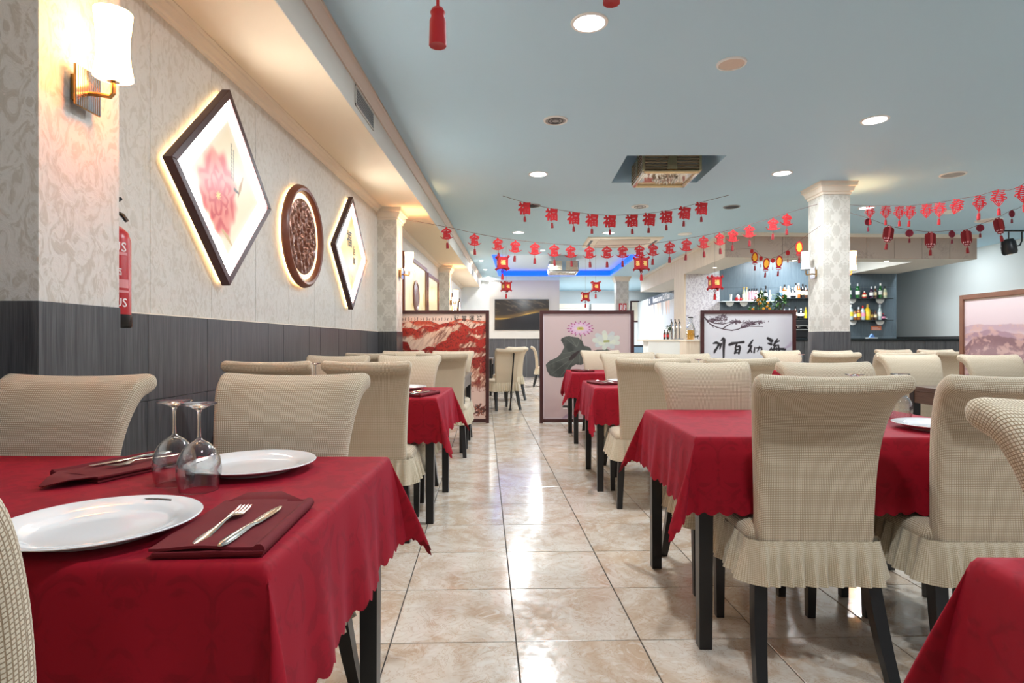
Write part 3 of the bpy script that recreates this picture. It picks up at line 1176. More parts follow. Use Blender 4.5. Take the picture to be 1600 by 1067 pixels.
# --- right of the aisle, first row
RXc = lambda left: left + TW / 2
table(RXc(0.62), 2.45, 'black_wood', 'black legged table under the big red cloth in the right foreground')
cloth(RXc(0.62), 2.45, 'big red damask cloth in the right foreground with drooping corners', 1, True)
plate(1.58, 2.22, CT, 'white plate between the two foreground chairs on the right red table', 2.6)
glass(1.625, 2.52, CT, 'upturned glass behind the plate on the big right red table')
glass(1.42, 2.50, CT, 'upturned glass showing its foot above the middle foreground chair')
chair(0.965, 2.135, 0.0, 'cream chair seen from behind, middle of the right foreground, frill fully visible')
chair(1.545, 2.135, 0.0, 'cream chair seen from behind at the right picture edge, second at the big red table')
chair(0.935, 2.69, PI, 'cream chair facing us across the big right red table, next to the aisle')
chair(1.555, 2.69, PI, 'cream chair facing us across the big right red table, away from the aisle')
# nearest right corner
table(RXc(0.705), 0.50, 'black_wood', 'table under the red cloth in the bottom right corner')
cloth(RXc(0.705), 0.50, 'red cloth filling the bottom right corner of the picture', 0)
chair(1.055, 0.74, PI, 'cream chair with dark side cut by the right picture edge, behind the corner table')
# --- second and third row right of the aisle
table(RXc(0.55), 4.62, 'black_wood', 'black legged table under the second red cloth right of the aisle')
cloth(RXc(0.55), 4.62, 'red damask cloth on the second table right of the aisle', 0)
plate(0.86, 4.72, CT, 'white plate on the second red table right of the aisle', 1.0)
setting(0.655, 4.60, CT, 0.3, 'on the second red table right of the aisle')
glass(1.45, 4.75, CT, 'upturned glass on the second right table between two chair tops')
chair(0.855, 4.09, 0.0, 'cream chair turned away at the second right table beside the aisle')
chair(1.42, 4.09, 0.0, 'cream chair turned away at the second right table, away from the aisle')
chair(0.95, 4.87, PI, 'cream chair facing us across the second right table beside the aisle')
chair(1.44, 4.87, PI, 'cream chair facing us across the second right table, away from the aisle')
table(RXc(0.565), 6.60, 'black_wood', 'black legged table under the third red cloth by the lotus screen')
cloth(RXc(0.565), 6.60, 'red damask cloth on the third right table in front of the lotus screen', 1)
setting(0.70, 6.55, CT, 0.3, 'on the red table before the lotus screen')
chair(1.10, 6.16, 0.0, 'cream chair turned away at the third right table near the lotus screen')
chair(0.985, 6.87, PI, 'cream chair facing us right in front of the lotus screen')
# --- right hand block
table(RXc(2.97), 4.12, 'walnut', 'bare dark walnut table with brown apron right of the big red table')
chair(3.15, 4.47, PI, 'white cream chair facing us behind the bare walnut table, nearer the bar')
chair(3.80, 4.47, PI, 'white cream chair facing us in front of the pink landscape screen')
table(RXc(2.98), 6.60, 'black_wood', 'table under red cloth in front of the calligraphy screen and the wallpapered column')
cloth(RXc(2.98), 6.60, 'red cloth peeping out before the right edge of the calligraphy screen', 1, True)
glass(3.17, 6.62, CT, 'upturned glass left of a pair on the table before the column')
glass(3.29, 6.58, CT, 'upturned glass right of a pair on the table before the column')
glass(3.62, 6.40, CT, 'single upturned glass low behind chair tops right of the column')
chair(3.08, 6.06, 0.0, 'cream chair turned away at the table in front of the wallpapered column')
chair(3.66, 6.02, 0.05, 'cream chair turned away just right of the wallpapered column')
chair(3.18, 6.86, PI, 'white chair facing us in front of the right end of the calligraphy screen')
chair(3.80, 6.84, PI, 'white chair facing us close before the wallpapered column')
table(RXc(4.62), 7.35, 'black_wood', 'table under red cloth between column and pink landscape screen')
cloth(RXc(4.62), 7.35, 'red cloth seen as a sliver left of the pink landscape screen', 0)
chair(4.90, 6.92, 0.0, 'cream chair turned away beside the left edge of the pink landscape screen')
chair(5.05, 7.66, PI, 'white chair facing us before the dark bar front, left of a pair')
chair(5.62, 7.66, PI, 'white chair facing us before the dark bar front, right of a pair')
# --- beyond the screens
table(-1.19, 10.2, 'walnut', 'bare dark table just behind the red mountain screen')
chair(-0.30, 9.50, 0.45, 'cream chair seen through the gap between the screens, nearest one')
chair(-0.22, 11.0, 0.55, 'cream chair through the gap between screens, second behind the nearest')
table(-1.14, 12.2, 'walnut', 'dark table farther back behind the red mountain screen')
chair(-0.24, 12.9, 0.6, 'white chair through the gap between screens, third and smallest')
chair(0.62, 14.3, -PI * 0.5, 'white chair half hidden by the left edge of the lotus screen')
table(1.35, 14.3, 'walnut', 'dark table hidden behind the lotus screen')

# ================================================================== flat prints (colours stored per vertex of a fine grid)
def lin_a(c):
    c = np.clip(c, 0, None) / 255.0
    return np.where(c <= 0.04045, c / 12.92, ((np.maximum(c, 0.04045) + 0.055) / 1.055) ** 2.4)


def vnoise(x, y, seed):
    rs = np.random.RandomState(seed)
    g = rs.rand(64, 64)
    xi, yi = np.floor(x).astype(int), np.floor(y).astype(int)
    fx, fy = x - xi, y - yi
    fx, fy = fx * fx * (3 - 2 * fx), fy * fy * (3 - 2 * fy)
    q = lambda a, b: g[a % 64, b % 64]
    return (q(xi, yi) * (1 - fx) + q(xi + 1, yi) * fx) * (1 - fy) + (q(xi, yi + 1) * (1 - fx) + q(xi + 1, yi + 1) * fx) * fy


def fbm(x, y, seed, oct=5, gain=0.55):
    s, a, t = 0, 1.0, 0
    for o in range(oct):
        s = s + a * vnoise(x * 2 ** o, y * 2 ** o, seed + o); t += a; a *= gain
    return s / t


def sstep(a, b, x):
    t = np.clip((x - a) / (b - a), 0, 1)
    return t * t * (3 - 2 * t)


def mixc(A, B, k):
    return A * (1 - k[..., None]) + np.asarray(B, float) * k[..., None]


def stroke(A, X, Y, pts, w, c, soft=0.35):
    """paint a tapering brush line into colour array A"""
    w = w if isinstance(w, (list, tuple)) else [w] * len(pts)
    W = max(w)
    px = [p[0] for p in pts]; py = [p[1] for p in pts]
    sel = (X > min(px) - W) & (X < max(px) + W) & (Y > min(py) - W) & (Y < max(py) + W)
    if not sel.any():
        return
    xs, ys = X[sel], Y[sel]
    best = np.zeros(xs.shape)
    for (a, b), (c_, d), w0, w1 in zip(pts, pts[1:], w, w[1:]):
        dx, dy = c_ - a, d - b
        t = np.clip(((xs - a) * dx + (ys - b) * dy) / (dx * dx + dy * dy + 1e-12), 0, 1)
        dist = np.hypot(xs - a - t * dx, ys - b - t * dy)
        ww = w0 + (w1 - w0) * t
        best = np.maximum(best, 1 - sstep(ww * (0.5 - soft / 2), ww * (0.5 + soft / 2), dist))
    A[sel] = mixc(A[sel], c, best)


def fill_poly(A, X, Y, pts, c):
    inside = np.zeros(X.shape, bool)
    n = len(pts)
    for i in range(n):
        (x0, y0), (x1, y1) = pts[i], pts[(i + 1) % n]
        if y0 == y1: continue
        cr = ((y0 > Y) != (y1 > Y)) & (X < (x1 - x0) * (Y - y0) / (y1 - y0) + x0)
        inside ^= cr
    A[inside] = c
    return inside


def print_panel(name, parent, M, w, h, nx, ny, fn, mat, diamond=False):
    a, b = np.meshgrid(np.linspace(-1, 1, nx + 1), np.linspace(-1, 1, ny + 1))
    if diamond:
        X, Y = (a - b) / 2 * w, (a + b) / 2 * h
    else:
        X, Y = a * w / 2, b * h / 2
    A = fn(X, Y)
    P = np.stack([X.ravel(), Y.ravel(), np.zeros(X.size), np.ones(X.size)], 1) @ np.array(M).T
    idx = np.arange((nx + 1) * (ny + 1)).reshape(ny + 1, nx + 1)
    F = np.stack([idx[:-1, :-1].ravel(), idx[:-1, 1:].ravel(), idx[1:, 1:].ravel(), idx[1:, :-1].ravel()], 1)
    me = bpy.data.meshes.new(name)
    me.vertices.add(len(P)); me.vertices.foreach_set('co', P[:, :3].astype(np.float32).ravel())
    me.loops.add(F.size); me.loops.foreach_set('vertex_index', F.astype(np.int32).ravel())
    me.polygons.add(len(F)); me.polygons.foreach_set('loop_start', np.arange(0, F.size, 4, dtype=np.int32))
    at_ = me.attributes.new('print', 'FLOAT_COLOR', 'POINT')
    C = np.ones((len(P), 4), np.float32); C[:, :3] = lin_a(A.reshape(-1, 3))
    at_.data.foreach_set('color', C.ravel())
    me.materials.append(MT[mat])
    me.update(calc_edges=True)
    me.validate()
    return link(name, me, parent)


def const(X, c):
    return np.ones(X.shape + (3,)) * np.asarray(c, float)


def mountains_red(X, Y):
    w, h = 1.165, 1.405
    cx, cy = 825 - (0.5 - X / w) * 810, 60 + (0.5 - Y / h) * 977
    s, t = X / w + 0.5, 0.5 - Y / h
    A = mixc(const(X, (240, 216, 200)), (226, 176, 150), sstep(60, 160, cy) * fbm(s * 4, t * 9, 3))
    jit = (fbm(s * 14, t * 3, 8, 4) - 0.5)
    # far to near: crest line, depth of red foliage, red, rock, haze colour and start of haze
    R_ = [([(480, 135), (560, 112), (620, 104), (680, 114), (740, 124), (830, 138)], 26, (222, 96, 66), (238, 200, 176), 60),
          ([(-10, 150), (60, 140), (130, 128), (190, 122), (260, 132), (330, 128), (420, 158)], 34, (206, 84, 58), (236, 202, 176), 80),
          ([(-10, 190), (120, 180), (180, 205), (250, 172), (300, 166), (345, 182), (400, 160), (455, 140), (520, 158), (600, 150), (690, 190), (840, 210)], 62, (186, 50, 34), (222, 180, 152), 150),
          ([(440, 330), (500, 240), (560, 212), (640, 226), (720, 190), (830, 150)], 110, (182, 44, 30), (206, 160, 132), 170),
          ([(300, 420), (380, 330), (460, 300), (540, 330), (620, 280), (700, 262), (770, 300), (830, 280)], 86, (176, 42, 30), (196, 146, 120), 230),
          ([(-10, 340), (60, 318), (100, 330), (130, 400), (220, 400), (280, 362), (330, 358), (400, 395), (460, 410), (560, 372), (660, 362), (760, 366), (830, 380)], 60, (150, 34, 28), (176, 120, 100), 300),
          ([(-10, 520), (200, 500), (400, 470), (600, 500), (700, 470), (830, 440)], 120, (150, 44, 36), (186, 132, 108), 400)]
    for i, (pts, dep, cr, rk, hz) in enumerate(R_):
        px, py = [p[0] for p in pts], [p[1] for p in pts]
        crest = np.interp(cx, px, py, left=2000, right=2000) + 30 * (fbm(cx / 85.0 + i * 7, cx * 0 + i, 20 + i, 4) - 0.5)
        d = cy - crest
        m = sstep(0, 5, d)
        u, v = (cx + 0.75 * cy) / 16.0, (cy - 0.75 * cx) / 75.0
        st = fbm(u, v, 40 + i, 4)
        rock = mixc(const(X, rk), (112, 58, 48), sstep(0.50, 0.68, st) * 0.85)
        rock = mixc(rock, (244, 222, 202), sstep(0.46, 0.30, st) * 0.7)
        fol = mixc(const(X, cr), (88, 28, 24), sstep(0.50, 0.72, fbm(cx / 11.0, cy / 11.0, 60 + i, 3)) * 0.75)
        edge = dep * 3.2 * (fbm(cx / 105.0 + 3, cy / 140.0 + 2, 80 + i, 4) - 0.24)
        k = sstep(edge + 14, edge - 14, d)
        body = rock * (1 - k[..., None]) + fol * k[..., None]
        pat = sstep(0.66, 0.72, fbm(cx / 40.0, cy / 32.0, 95 + i, 4)) * (d > dep)
        body = mixc(body, tuple(0.9 * c for c in cr), pat * 0.8)
        left = sstep(520, 200, cx)
        body = mixc(body, (228, 200, 178), sstep(hz * 0.3, hz, d) * (0.75 * left + 0.1))
        A = A * (1 - m[..., None]) + body * m[..., None]
    A = mixc(A, (216, 184, 170), sstep(735, 760, cy + 40 * jit))
    A = mixc(A, (150, 92, 80), sstep(0.55, 0.7, fbm(cx / 8.0, cy / 22.0, 31, 3)) * (cy > 690) * (cy < 790) * 0.8)
    rs = np.random.RandomState(5)
    for k in range(150):
        qx, qy = 770 + 32 * rs.randn(), 955 + 24 * rs.randn()
        x, y = (qx - 825) / 810 * w + w / 2, (0.5 - (qy - 60) / 977) * h
        stroke(A, X, Y, [(x, y), (x + 0.012 * rs.randn(), y + 0.014 * rs.rand())], 0.012, [(96, 40, 34), (150, 84, 62), (70, 44, 40)][k % 3])
    for k in range(17):
        x = -0.53 + 0.0405 * k
        stroke(A, X, Y, [(x, 0.640 + 0.006 * (k % 3)), (x + 0.006 * (-1) ** k, 0.625), (x - 0.002, 0.612)], [0.007, 0.009, 0.006], (70, 40, 36))
    return A


def mountains_pink(X, Y):
    w, h = 1.165, 1.405
    s, t = X / w + 0.5, 0.5 - Y / h
    A = mixc(const(X, (214, 196, 197)), (196, 174, 178), sstep(0.0, 0.3, t))
    lay = [(0.17, 0.03, 3.0, (178, 152, 160)), (0.225, 0.04, 2.6, (156, 126, 136)), (0.30, 0.16, 1.5, (126, 94, 98)), (0.46, 0.14, 1.9, (128, 84, 78)), (0.62, 0.10, 2.4, (100, 72, 66))]
    for i, (t0, amp, fr, c) in enumerate(lay):
        rd = t0 + amp * (0.5 - fbm(s * fr + 5.3 * i, s * 0 + i, 120 + i, 6)) * 2
        d = t - rd
        m = sstep(0, 0.008, d)
        tex = fbm(s * 10 + d * 30, s * 18 - t * 26, 140 + i, 4)
        body = mixc(const(X, c), (196, 158, 146), sstep(0.48, 0.7, tex) * 0.75)
        body = mixc(body, (212, 192, 192), sstep(0.03, 0.10, d) * (0.9 if i < 2 else 0.25))
        A = A * (1 - m[..., None]) + body * m[..., None]
    return A


def lotus(X, Y):
    w, h = 1.165, 1.405
    f = lambda cx, cy: ((cx - 372.5) / 649 * w, (442 - cy) / 780 * h)
    A = mixc(const(X, (190, 168, 165)), (180, 155, 155), sstep(-0.2, -0.7, Y))
    poly = [(185, 235), (215, 222), (240, 217), (275, 224), (310, 230), (340, 255), (352, 290), (385, 297), (402, 308), (408, 330), (450, 320), (530, 318), (600, 345), (560, 352), (410, 352), (345, 425), (330, 432), (292, 428), (262, 445), (240, 488), (195, 524), (150, 526), (100, 512), (76, 472), (68, 430), (98, 400), (150, 378), (182, 345), (206, 300), (192, 268), (180, 250)]
    ins = fill_poly(A, X, Y, [f(*p) for p in poly], (78, 80, 74))
    n_ = fbm(X * 9, Y * 9, 7)
    A[ins] = mixc(A[ins], (58, 60, 56), sstep(0.4, 0.7, n_[ins]))
    for a, b in (((300, 300), (215, 235)), ((300, 300), (250, 225)), ((300, 300), (320, 240)), ((290, 350), (90, 430)), ((290, 360), (110, 500)), ((290, 370), (180, 515)), ((290, 330), (190, 350)), ((320, 360), (320, 425))):
        stroke(A, X, Y, [f(*a), f(*b)], [0.008, 0.003], (104, 106, 98))
    stroke(A, X, Y, [f(315, 330), f(270, 370), f(240, 400)], [0.02, 0.06, 0.01], (52, 40, 40))
    stroke(A, X, Y, [f(330, 205), f(331, 262)], 0.010, (70, 74, 60))
    stroke(A, X, Y, [f(522, 292), f(520, 335)], 0.010, (64, 76, 52))
    cx, cy = 325, 163
    for ring, (n, rx, ry, ww) in enumerate(((16, 96, 54, 0.034), (13, 74, 42, 0.036), (9, 50, 28, 0.034))):
        for k in range(n):
            a = 2 * PI * k / n + 0.2 * ring
            p = (cx + rx * math.cos(a), cy + ry * math.sin(a)); q = (cx + rx * 0.3 * math.cos(a), cy + ry * 0.3 * math.sin(a))
            m_ = ((p[0] + q[0]) / 2, (p[1] + q[1]) / 2)
            stroke(A, X, Y, [f(*q), f(*m_), f(*p)], [0.02, ww * 1.15, 0.008], (208 - 10 * (k % 2), 160 + 9 * ring, 190), 0.2)
            if ring < 2:
                stroke(A, X, Y, [f(*p), f(p[0] * 0.9 + cx * 0.1, p[1] * 0.9 + cy * 0.1)], 0.013, (150, 72, 110))
    stroke(A, X, Y, [f(312, 163), f(338, 163)], 0.042, (196, 178, 96)); stroke(A, X, Y, [f(316, 161), f(334, 161)], 0.02, (142, 140, 60))
    cx, cy = 518, 255
    for ring, (n, rx, ry, ww) in enumerate(((9, 88, 56, 0.075), (6, 54, 34, 0.07))):
        for k in range(n):
            a = 2 * PI * k / n + 0.35
            p = (cx + rx * math.cos(a), cy - 6 + ry * math.sin(a)); q = (cx + 10 * math.cos(a), cy + 6 * math.sin(a))
            stroke(A, X, Y, [f(*q), f((p[0] + q[0]) / 2, (p[1] + q[1]) / 2), f(*p)], [0.025, ww, 0.062], (196 + 7 * ring - 12 * (k % 2), 200 + 6 * ring - 12 * (k % 2), 186), 0.16)
    stroke(A, X, Y, [f(503, 258), f(535, 256)], 0.026, (148, 150, 84))
    stroke(A, X, Y, [f(204, 740), f(233, 742)], 0.036, (50, 46, 46)); stroke(A, X, Y, [f(200, 752), f(225, 752)], 0.014, (226, 220, 216))
    stroke(A, X, Y, [f(195, 826), f(235, 806), f(300, 822)], [0.02, 0.05, 0.02], (150, 124, 140))
    e = np.maximum(np.abs(X) / (w / 2), np.abs(Y) / (h / 2))
    return mixc(A, (222, 212, 226), sstep(0.95, 1.0, e) * 0.5)  # pale border: glow along the panel edge painted into the colours


def calligraphy(X, Y):
    w = 1.165
    f = lambda cx, cy: ((cx - 420) / 650 * w, 0.7025 - (cy - 150) / 650 * w)
    A = mixc(const(X, (198, 196, 199)), (182, 178, 184), sstep(0.3, 0.6, X))
    ink = (34, 30, 32)
    S = [([(165, 372), (186, 366), (206, 374), (194, 402), (176, 428), (171, 442)], [8, 14, 11, 10, 13, 8]),
         ([(203, 392), (222, 376), (216, 398), (211, 414)], [5, 11, 9, 6]),
         ([(222, 350), (238, 335), (243, 346), (240, 420), (240, 470), (238, 500)], [7, 13, 17, 12, 10, 5]),
         ([(283, 382), (302, 374), (345, 366), (386, 362)], [13, 16, 9, 13]),
         ([(338, 372), (326, 402), (330, 424), (322, 446)], [9, 8, 13, 9]), ([(330, 398), (356, 392), (361, 404), (352, 448)], [7, 11, 12, 9]),
         ([(332, 420), (352, 416)], [7, 7]), ([(328, 442), (354, 440)], [8, 8]),
         ([(456, 346), (440, 370), (424, 392), (446, 390), (432, 424), (418, 442)], [6, 11, 9, 9, 12, 8]), ([(436, 408), (446, 436)], [5, 8]),
         ([(470, 402), (464, 440)], [6, 9]), ([(480, 406), (518, 402), (523, 440), (512, 446)], [6, 9, 11, 5]), ([(503, 394), (498, 414), (488, 432)], [5, 7, 4]),
         ([(566, 334), (592, 352)], [13, 20]), ([(568, 372), (590, 378)], [8, 14]), ([(572, 440), (592, 404)], [13, 6]),
         ([(636, 338), (622, 364), (606, 388)], [6, 14, 7]), ([(620, 366), (648, 354)], [8, 8]), ([(598, 418), (640, 412), (690, 415)], [11, 9, 15]),
         ([(616, 386), (604, 440)], [8, 10]), ([(642, 386), (652, 442)], [9, 11]), ([(604, 440), (652, 442)], [8, 8]), ([(626, 394), (634, 432)], [7, 6]), ([(614, 388), (644, 384)], [7, 7])]
    k = w / 650
    for pts, ws in S:
        stroke(A, X, Y, [f(*p) for p in pts], [q * k * 1.4 for q in ws], ink)
    br = (66, 46, 52)
    for pts in ([(100, 180), (140, 228), (190, 252), (240, 266), (300, 276), (350, 266), (400, 236), (470, 232)], [(110, 195), (170, 222), (235, 228), (290, 215)], [(150, 232), (165, 254)], [(235, 262), (265, 240), (300, 222)], [(370, 258), (430, 244), (530, 248)]):
        stroke(A, X, Y, [f(*p) for p in pts], [9 * k] + [7.5 * k] * (len(pts) - 2) + [4 * k], br)
    rs = np.random.RandomState(2)
    for cx, cy, sx, sy, n in ((200, 195, 55, 16, 130), (240, 172, 22, 10, 50), (150, 205, 30, 12, 50), (325, 215, 36, 12, 90), (440, 225, 50, 14, 120), (510, 215, 28, 8, 50), (400, 245, 30, 8, 40)):
        for _ in range(n):
            x, y = cx + sx * rs.randn() * 0.6, cy + sy * rs.randn() * 0.6
            a = rs.uniform(-0.2, PI + 0.2); l = rs.uniform(6, 15)
            stroke(A, X, Y, [f(x, y), f(x + l * math.cos(a), y - l * math.sin(a) * 0.6)], [4.6 * k, 2.6 * k], (66, 46, 54) if rs.rand() < 0.7 else (110, 92, 102))
    stroke(A, X, Y, [f(690, 408), f(730, 385), f(745, 370)], [6 * k, 24 * k, 30 * k], (168, 150, 166), 0.9)
    return A


def peony(X, Y):
    H = 0.53
    x, y = X / H, Y / H
    e = np.abs(x) + np.abs(y)
    A = mixc(const(X, (246, 226, 190)), (255, 252, 246), sstep(0.60, 0.95, e))
    dx, dy = x + 0.20, (y + 0.12)
    th = np.arctan2(dy, dx); r = np.hypot(dx, dy * 0.86)
    rr = r * (1 + 0.05 * np.sin(8 * th + 1) + 0.04 * np.sin(13 * th))
    body = sstep(0.45, 0.34, rr)
    q = rr * 15 + 1.1 * np.sin(5 * th + 2.2 * np.floor(rr * 15 / PI)) + 1.6 * fbm(x * 5 + 9, y * 5 + 9, 12)
    pet = np.abs(np.sin(q))
    c = mixc(const(X, (204, 50, 48)), (238, 138, 118), sstep(0.25, 0.95, pet) * 0.9)
    c = mixc(c, (206, 50, 48), sstep(0.16, 0.05, rr) * 0.6)
    c = mixc(c, (244, 160, 136), sstep(0.26, 0.42, rr) * 0.7)
    A = A * (1 - body[..., None]) + c * body[..., None]
    for k in range(9):
        a = 0.7 * k
        stroke(A, X, Y, [(H * (-0.2), H * (-0.14)), (H * (-0.2 + 0.05 * math.cos(a)), H * (-0.14 + 0.05 * math.sin(a)))], 0.006, (250, 214, 110))
    ink = (70, 58, 48)
    for c0, (x0, y0, n) in enumerate(((0.075, 0.52, 9), (0.125, 0.46, 8))):
        for k in range(n):
            stroke(A, X, Y, [(H * x0, H * (y0 - 0.045 * k)), (H * (x0 + 0.014), H * (y0 - 0.03 - 0.045 * k))], [0.006, 0.009], ink)
    stroke(A, X, Y, [(H * 0.24, H * -0.05), (H * 0.29, H * 0.06), (H * 0.37, H * 0.22)], [0.006, 0.03, 0.005], (178, 128, 72))
    stroke(A, X, Y, [(H * 0.16, H * 0.02), (H * 0.25, H * 0.0)], [0.022, 0.014], (64, 48, 38))
    stroke(A, X, Y, [(H * -0.12, H * -0.50), (H * 0.0, H * -0.56), (H * 0.10, H * -0.64)], [0.016, 0.028, 0.01], (206, 168, 110))
    g = 1 + 4.5 * sstep(0.72, 0.99, e)
    return A * g[..., None]


def yellow_panel(X, Y):
    H = 0.53
    x, y = X / H, Y / H
    e = np.abs(x) + np.abs(y)
    A = mixc(const(X, (232, 170, 16)), (246, 204, 84), fbm(x * 5 + 9, y * 5 + 9, 33)[...] * 0.8)
    A = mixc(A, (255, 252, 246), sstep(0.58, 0.84, e))
    for k in range(10):
        stroke(A, X, Y, [(H * 0.28, H * (0.0 - 0.05 * k)), (H * 0.29, H * (-0.03 - 0.05 * k))], 0.008, (120, 96, 50))
    for (a, b) in ((-0.1, -0.12), (-0.05, -0.25), (-0.02, -0.4)):
        stroke(A, X, Y, [(H * (a - 0.08), H * b), (H * (a + 0.08), H * (b - 0.05))], [0.02, 0.035], (226, 140, 40), 0.8)
    g = 1 + 4.5 * sstep(0.70, 0.99, e)
    return A * g[..., None]


def cream_panel(X, Y):
    A = mixc(const(X, (246, 226, 176)), (232, 190, 110), sstep(0.5, 0.75, fbm(X * 3 + 5, Y * 3 + 5, 51)))
    return mixc(A, (255, 250, 232), sstep(0.35, 0.58, Y) * 0.8)


def tv_image(X, Y):
    A = mixc(const(X, (44, 38, 32)), (84, 70, 54), sstep(0.55, 0.75, fbm(X * 5, Y * 16 + X * 6, 71)))
    c = -0.05 + 0.16 * (X + 0.83) / 1.66 + 0.05 * np.sin(X * 3.0) - 0.05
    d = Y - c
    A = mixc(A, (26, 24, 24), sstep(0.0, -0.03, d))
    A = mixc(A, (222, 170, 62), np.exp(-(d / 0.022) ** 2) * (0.6 + 0.4 * np.sin(X * 7)))
    A = mixc(A, (130, 96, 44), np.exp(-((d - 0.05) / 0.05) ** 2) * 0.6)
    return A


def poster(X, Y):
    A = mixc(const(X, (204, 206, 216)), (170, 150, 140), sstep(-0.1, 0.25, Y) * fbm(X * 6, Y * 3 + 4, 91))
    for k in range(9):
        x = -1.15 + 0.28 * k
        stroke(A, X, Y, [(x, 0.22), (x + 0.05, -0.1)], [0.22, 0.10], [(226, 178, 158), (140, 136, 142), (214, 206, 206), (208, 160, 136)][k % 4], 0.9)
    A = mixc(A, (64, 68, 84), sstep(0.27, 0.275, Y))
    return A


def fire_sign(X, Y):
    A = const(X, (206, 20, 36))
    for x in (-0.055, 0.055):
        stroke(A, X, Y, [(x, -0.065), (x, 0.055)], [0.05, 0.03], (250, 244, 244), 0.2)
        stroke(A, X, Y, [(x - 0.012, 0.06), (x + 0.03, 0.05), (x + 0.036, -0.02)], 0.014, (250, 244, 244), 0.2)
    A[np.abs(X) < 0.006] = (246, 230, 230)
    return A


# ================================================================== standing screens
def screen(x, y, rz, fn, frame, label, text=None, height=1.503):
    w, fw, dp = 1.255, 0.045, 0.05
    t = thing('standing_screen', label, 'screen', (x, y, 0), rz, 'framed standing screens')
    for s in (-1, 1):
        MB().box(s * w / 2 - fw * (s > 0), s * w / 2 + fw * (s < 0), -dp / 2, dp / 2, 0, height).build('post', frame, t, smooth=0, bevel=0.003)
    MB().box(-w / 2 + fw, w / 2 - fw, -dp / 2, dp / 2, height - fw, height).build('top_rail', frame, t, smooth=0, bevel=0.003)
    MB().box(-w / 2 + fw, w / 2 - fw, -dp / 2, dp / 2, 0.012, 0.012 + fw).build('bottom_rail', frame, t, smooth=0, bevel=0.003)
    MB().box(-w / 2 + fw, w / 2 - fw, -0.006, 0.012, 0.012 + fw, height - fw).build('backing_board', 'beige_pl', t, smooth=0)
    zc = (0.012 + fw + height - fw) / 2
    pp = print_panel('painted_panel', t, T(0, -0.0075, zc) @ RX, 1.165, 1.405, 320, 360, fn, 'art_soft')
    if text:
        mb = MB()
        for s_, tx, tz, sz in text:
            mb.mesh(text_data(s_, sz, 0.0, 0.001), T(tx, -0.0085, zc + tz) @ RX)
        mb.build('lettering', 'print_dark', pp, smooth=0)
    return t


screen(-1.035, 7.81, 0, mountains_red, 'mahogany', 'mahogany framed screen painted with red mountains, left of the aisle gap',
       [('鴻', 0.497, 0.615, 0.072), ('運', 0.395, 0.615, 0.072), ('當', 0.293, 0.615, 0.072), ('頭', 0.19, 0.615, 0.072)])
screen(0.893, 7.81, 0, lotus, 'mahogany', 'mahogany framed screen painted with pink and white lotus flowers')
screen(3.03, 7.81, 0, calligraphy, 'mahogany', 'mahogany framed screen with black brush characters and a pine branch')
screen(4.36, 5.20, -PI / 2, mountains_pink, 'light_frame', 'brown framed screen with pale pink mountain landscape at the right edge', None, 1.54)

# ================================================================== pictures on the left wall
WL = Matrix(((0, 0, 1, 0), (1, 0, 0, 0), (0, 1, 0, 0), (0, 0, 0, 1)))   # local x,y,z -> room y,z,x


def diamond_box(y, z, fn, label, glyphs=()):
    H, fw = 0.585, 0.058
    t = thing('light_box', label, 'picture', (XL + 0.004, y, z), 0, 'backlit diamond pictures')
    out = [(H, 0), (0, H), (-H, 0), (0, -H)]
    h = H - fw
    inn = [(h, 0), (0, h), (-h, 0), (0, -h)]
    for i in range(4):
        j = (i + 1) % 4
        mb = MB(); mb.prism([out[i], out[j], inn[j], inn[i]], 0.022, 0.072, WL)
        mb.build('frame_rail', 'mahogany', t, smooth=0, bevel=0.003)
    mb = MB(); mb.prism([(H * 0.93, 0), (0, H * 0.93), (-H * 0.93, 0), (0, -H * 0.93)], 0.022, 0.026, WL)
    mb.build('back_board', 'white_pl', t, smooth=0)
    mb = MB()
    g = H * 0.97
    o2 = [(g, 0), (0, g), (-g, 0), (0, -g)]
    i2 = [(g - 0.03, 0), (0, g - 0.03), (-g + 0.03, 0), (0, -g + 0.03)]
    for i in range(4):
        j = (i + 1) % 4
        mb.prism([o2[i], o2[j], i2[j], i2[i]], 0.010, 0.021, WL)
    mb.build('led_strip', 'led_warm', t, smooth=0)
    pp = print_panel('glowing_panel', t, WL @ T(0, 0, 0.058), h * 1.02, h * 1.02, 200, 200, fn, 'art_lit', True)
    if glyphs:
        mb = MB()
        for s_, gx, gy, sz in glyphs:
            mb.mesh(text_data(s_, sz, 0.0, 0.002), WL @ T(gx, gy, 0.0595))
        mb.build('lettering', 'print_dark', pp, smooth=0)
    return t


diamond_box(3.46, 2.0, peony, 'large glowing diamond picture of a red peony, nearest on the left wall')
diamond_box(6.03, 2.0, yellow_panel, 'glowing yellow diamond picture with black characters, farther along the left wall', [('福', -0.08, 0.07, 0.17), ('信', 0.09, -0.0, 0.10), ('義', 0.09, -0.10, 0.08)])

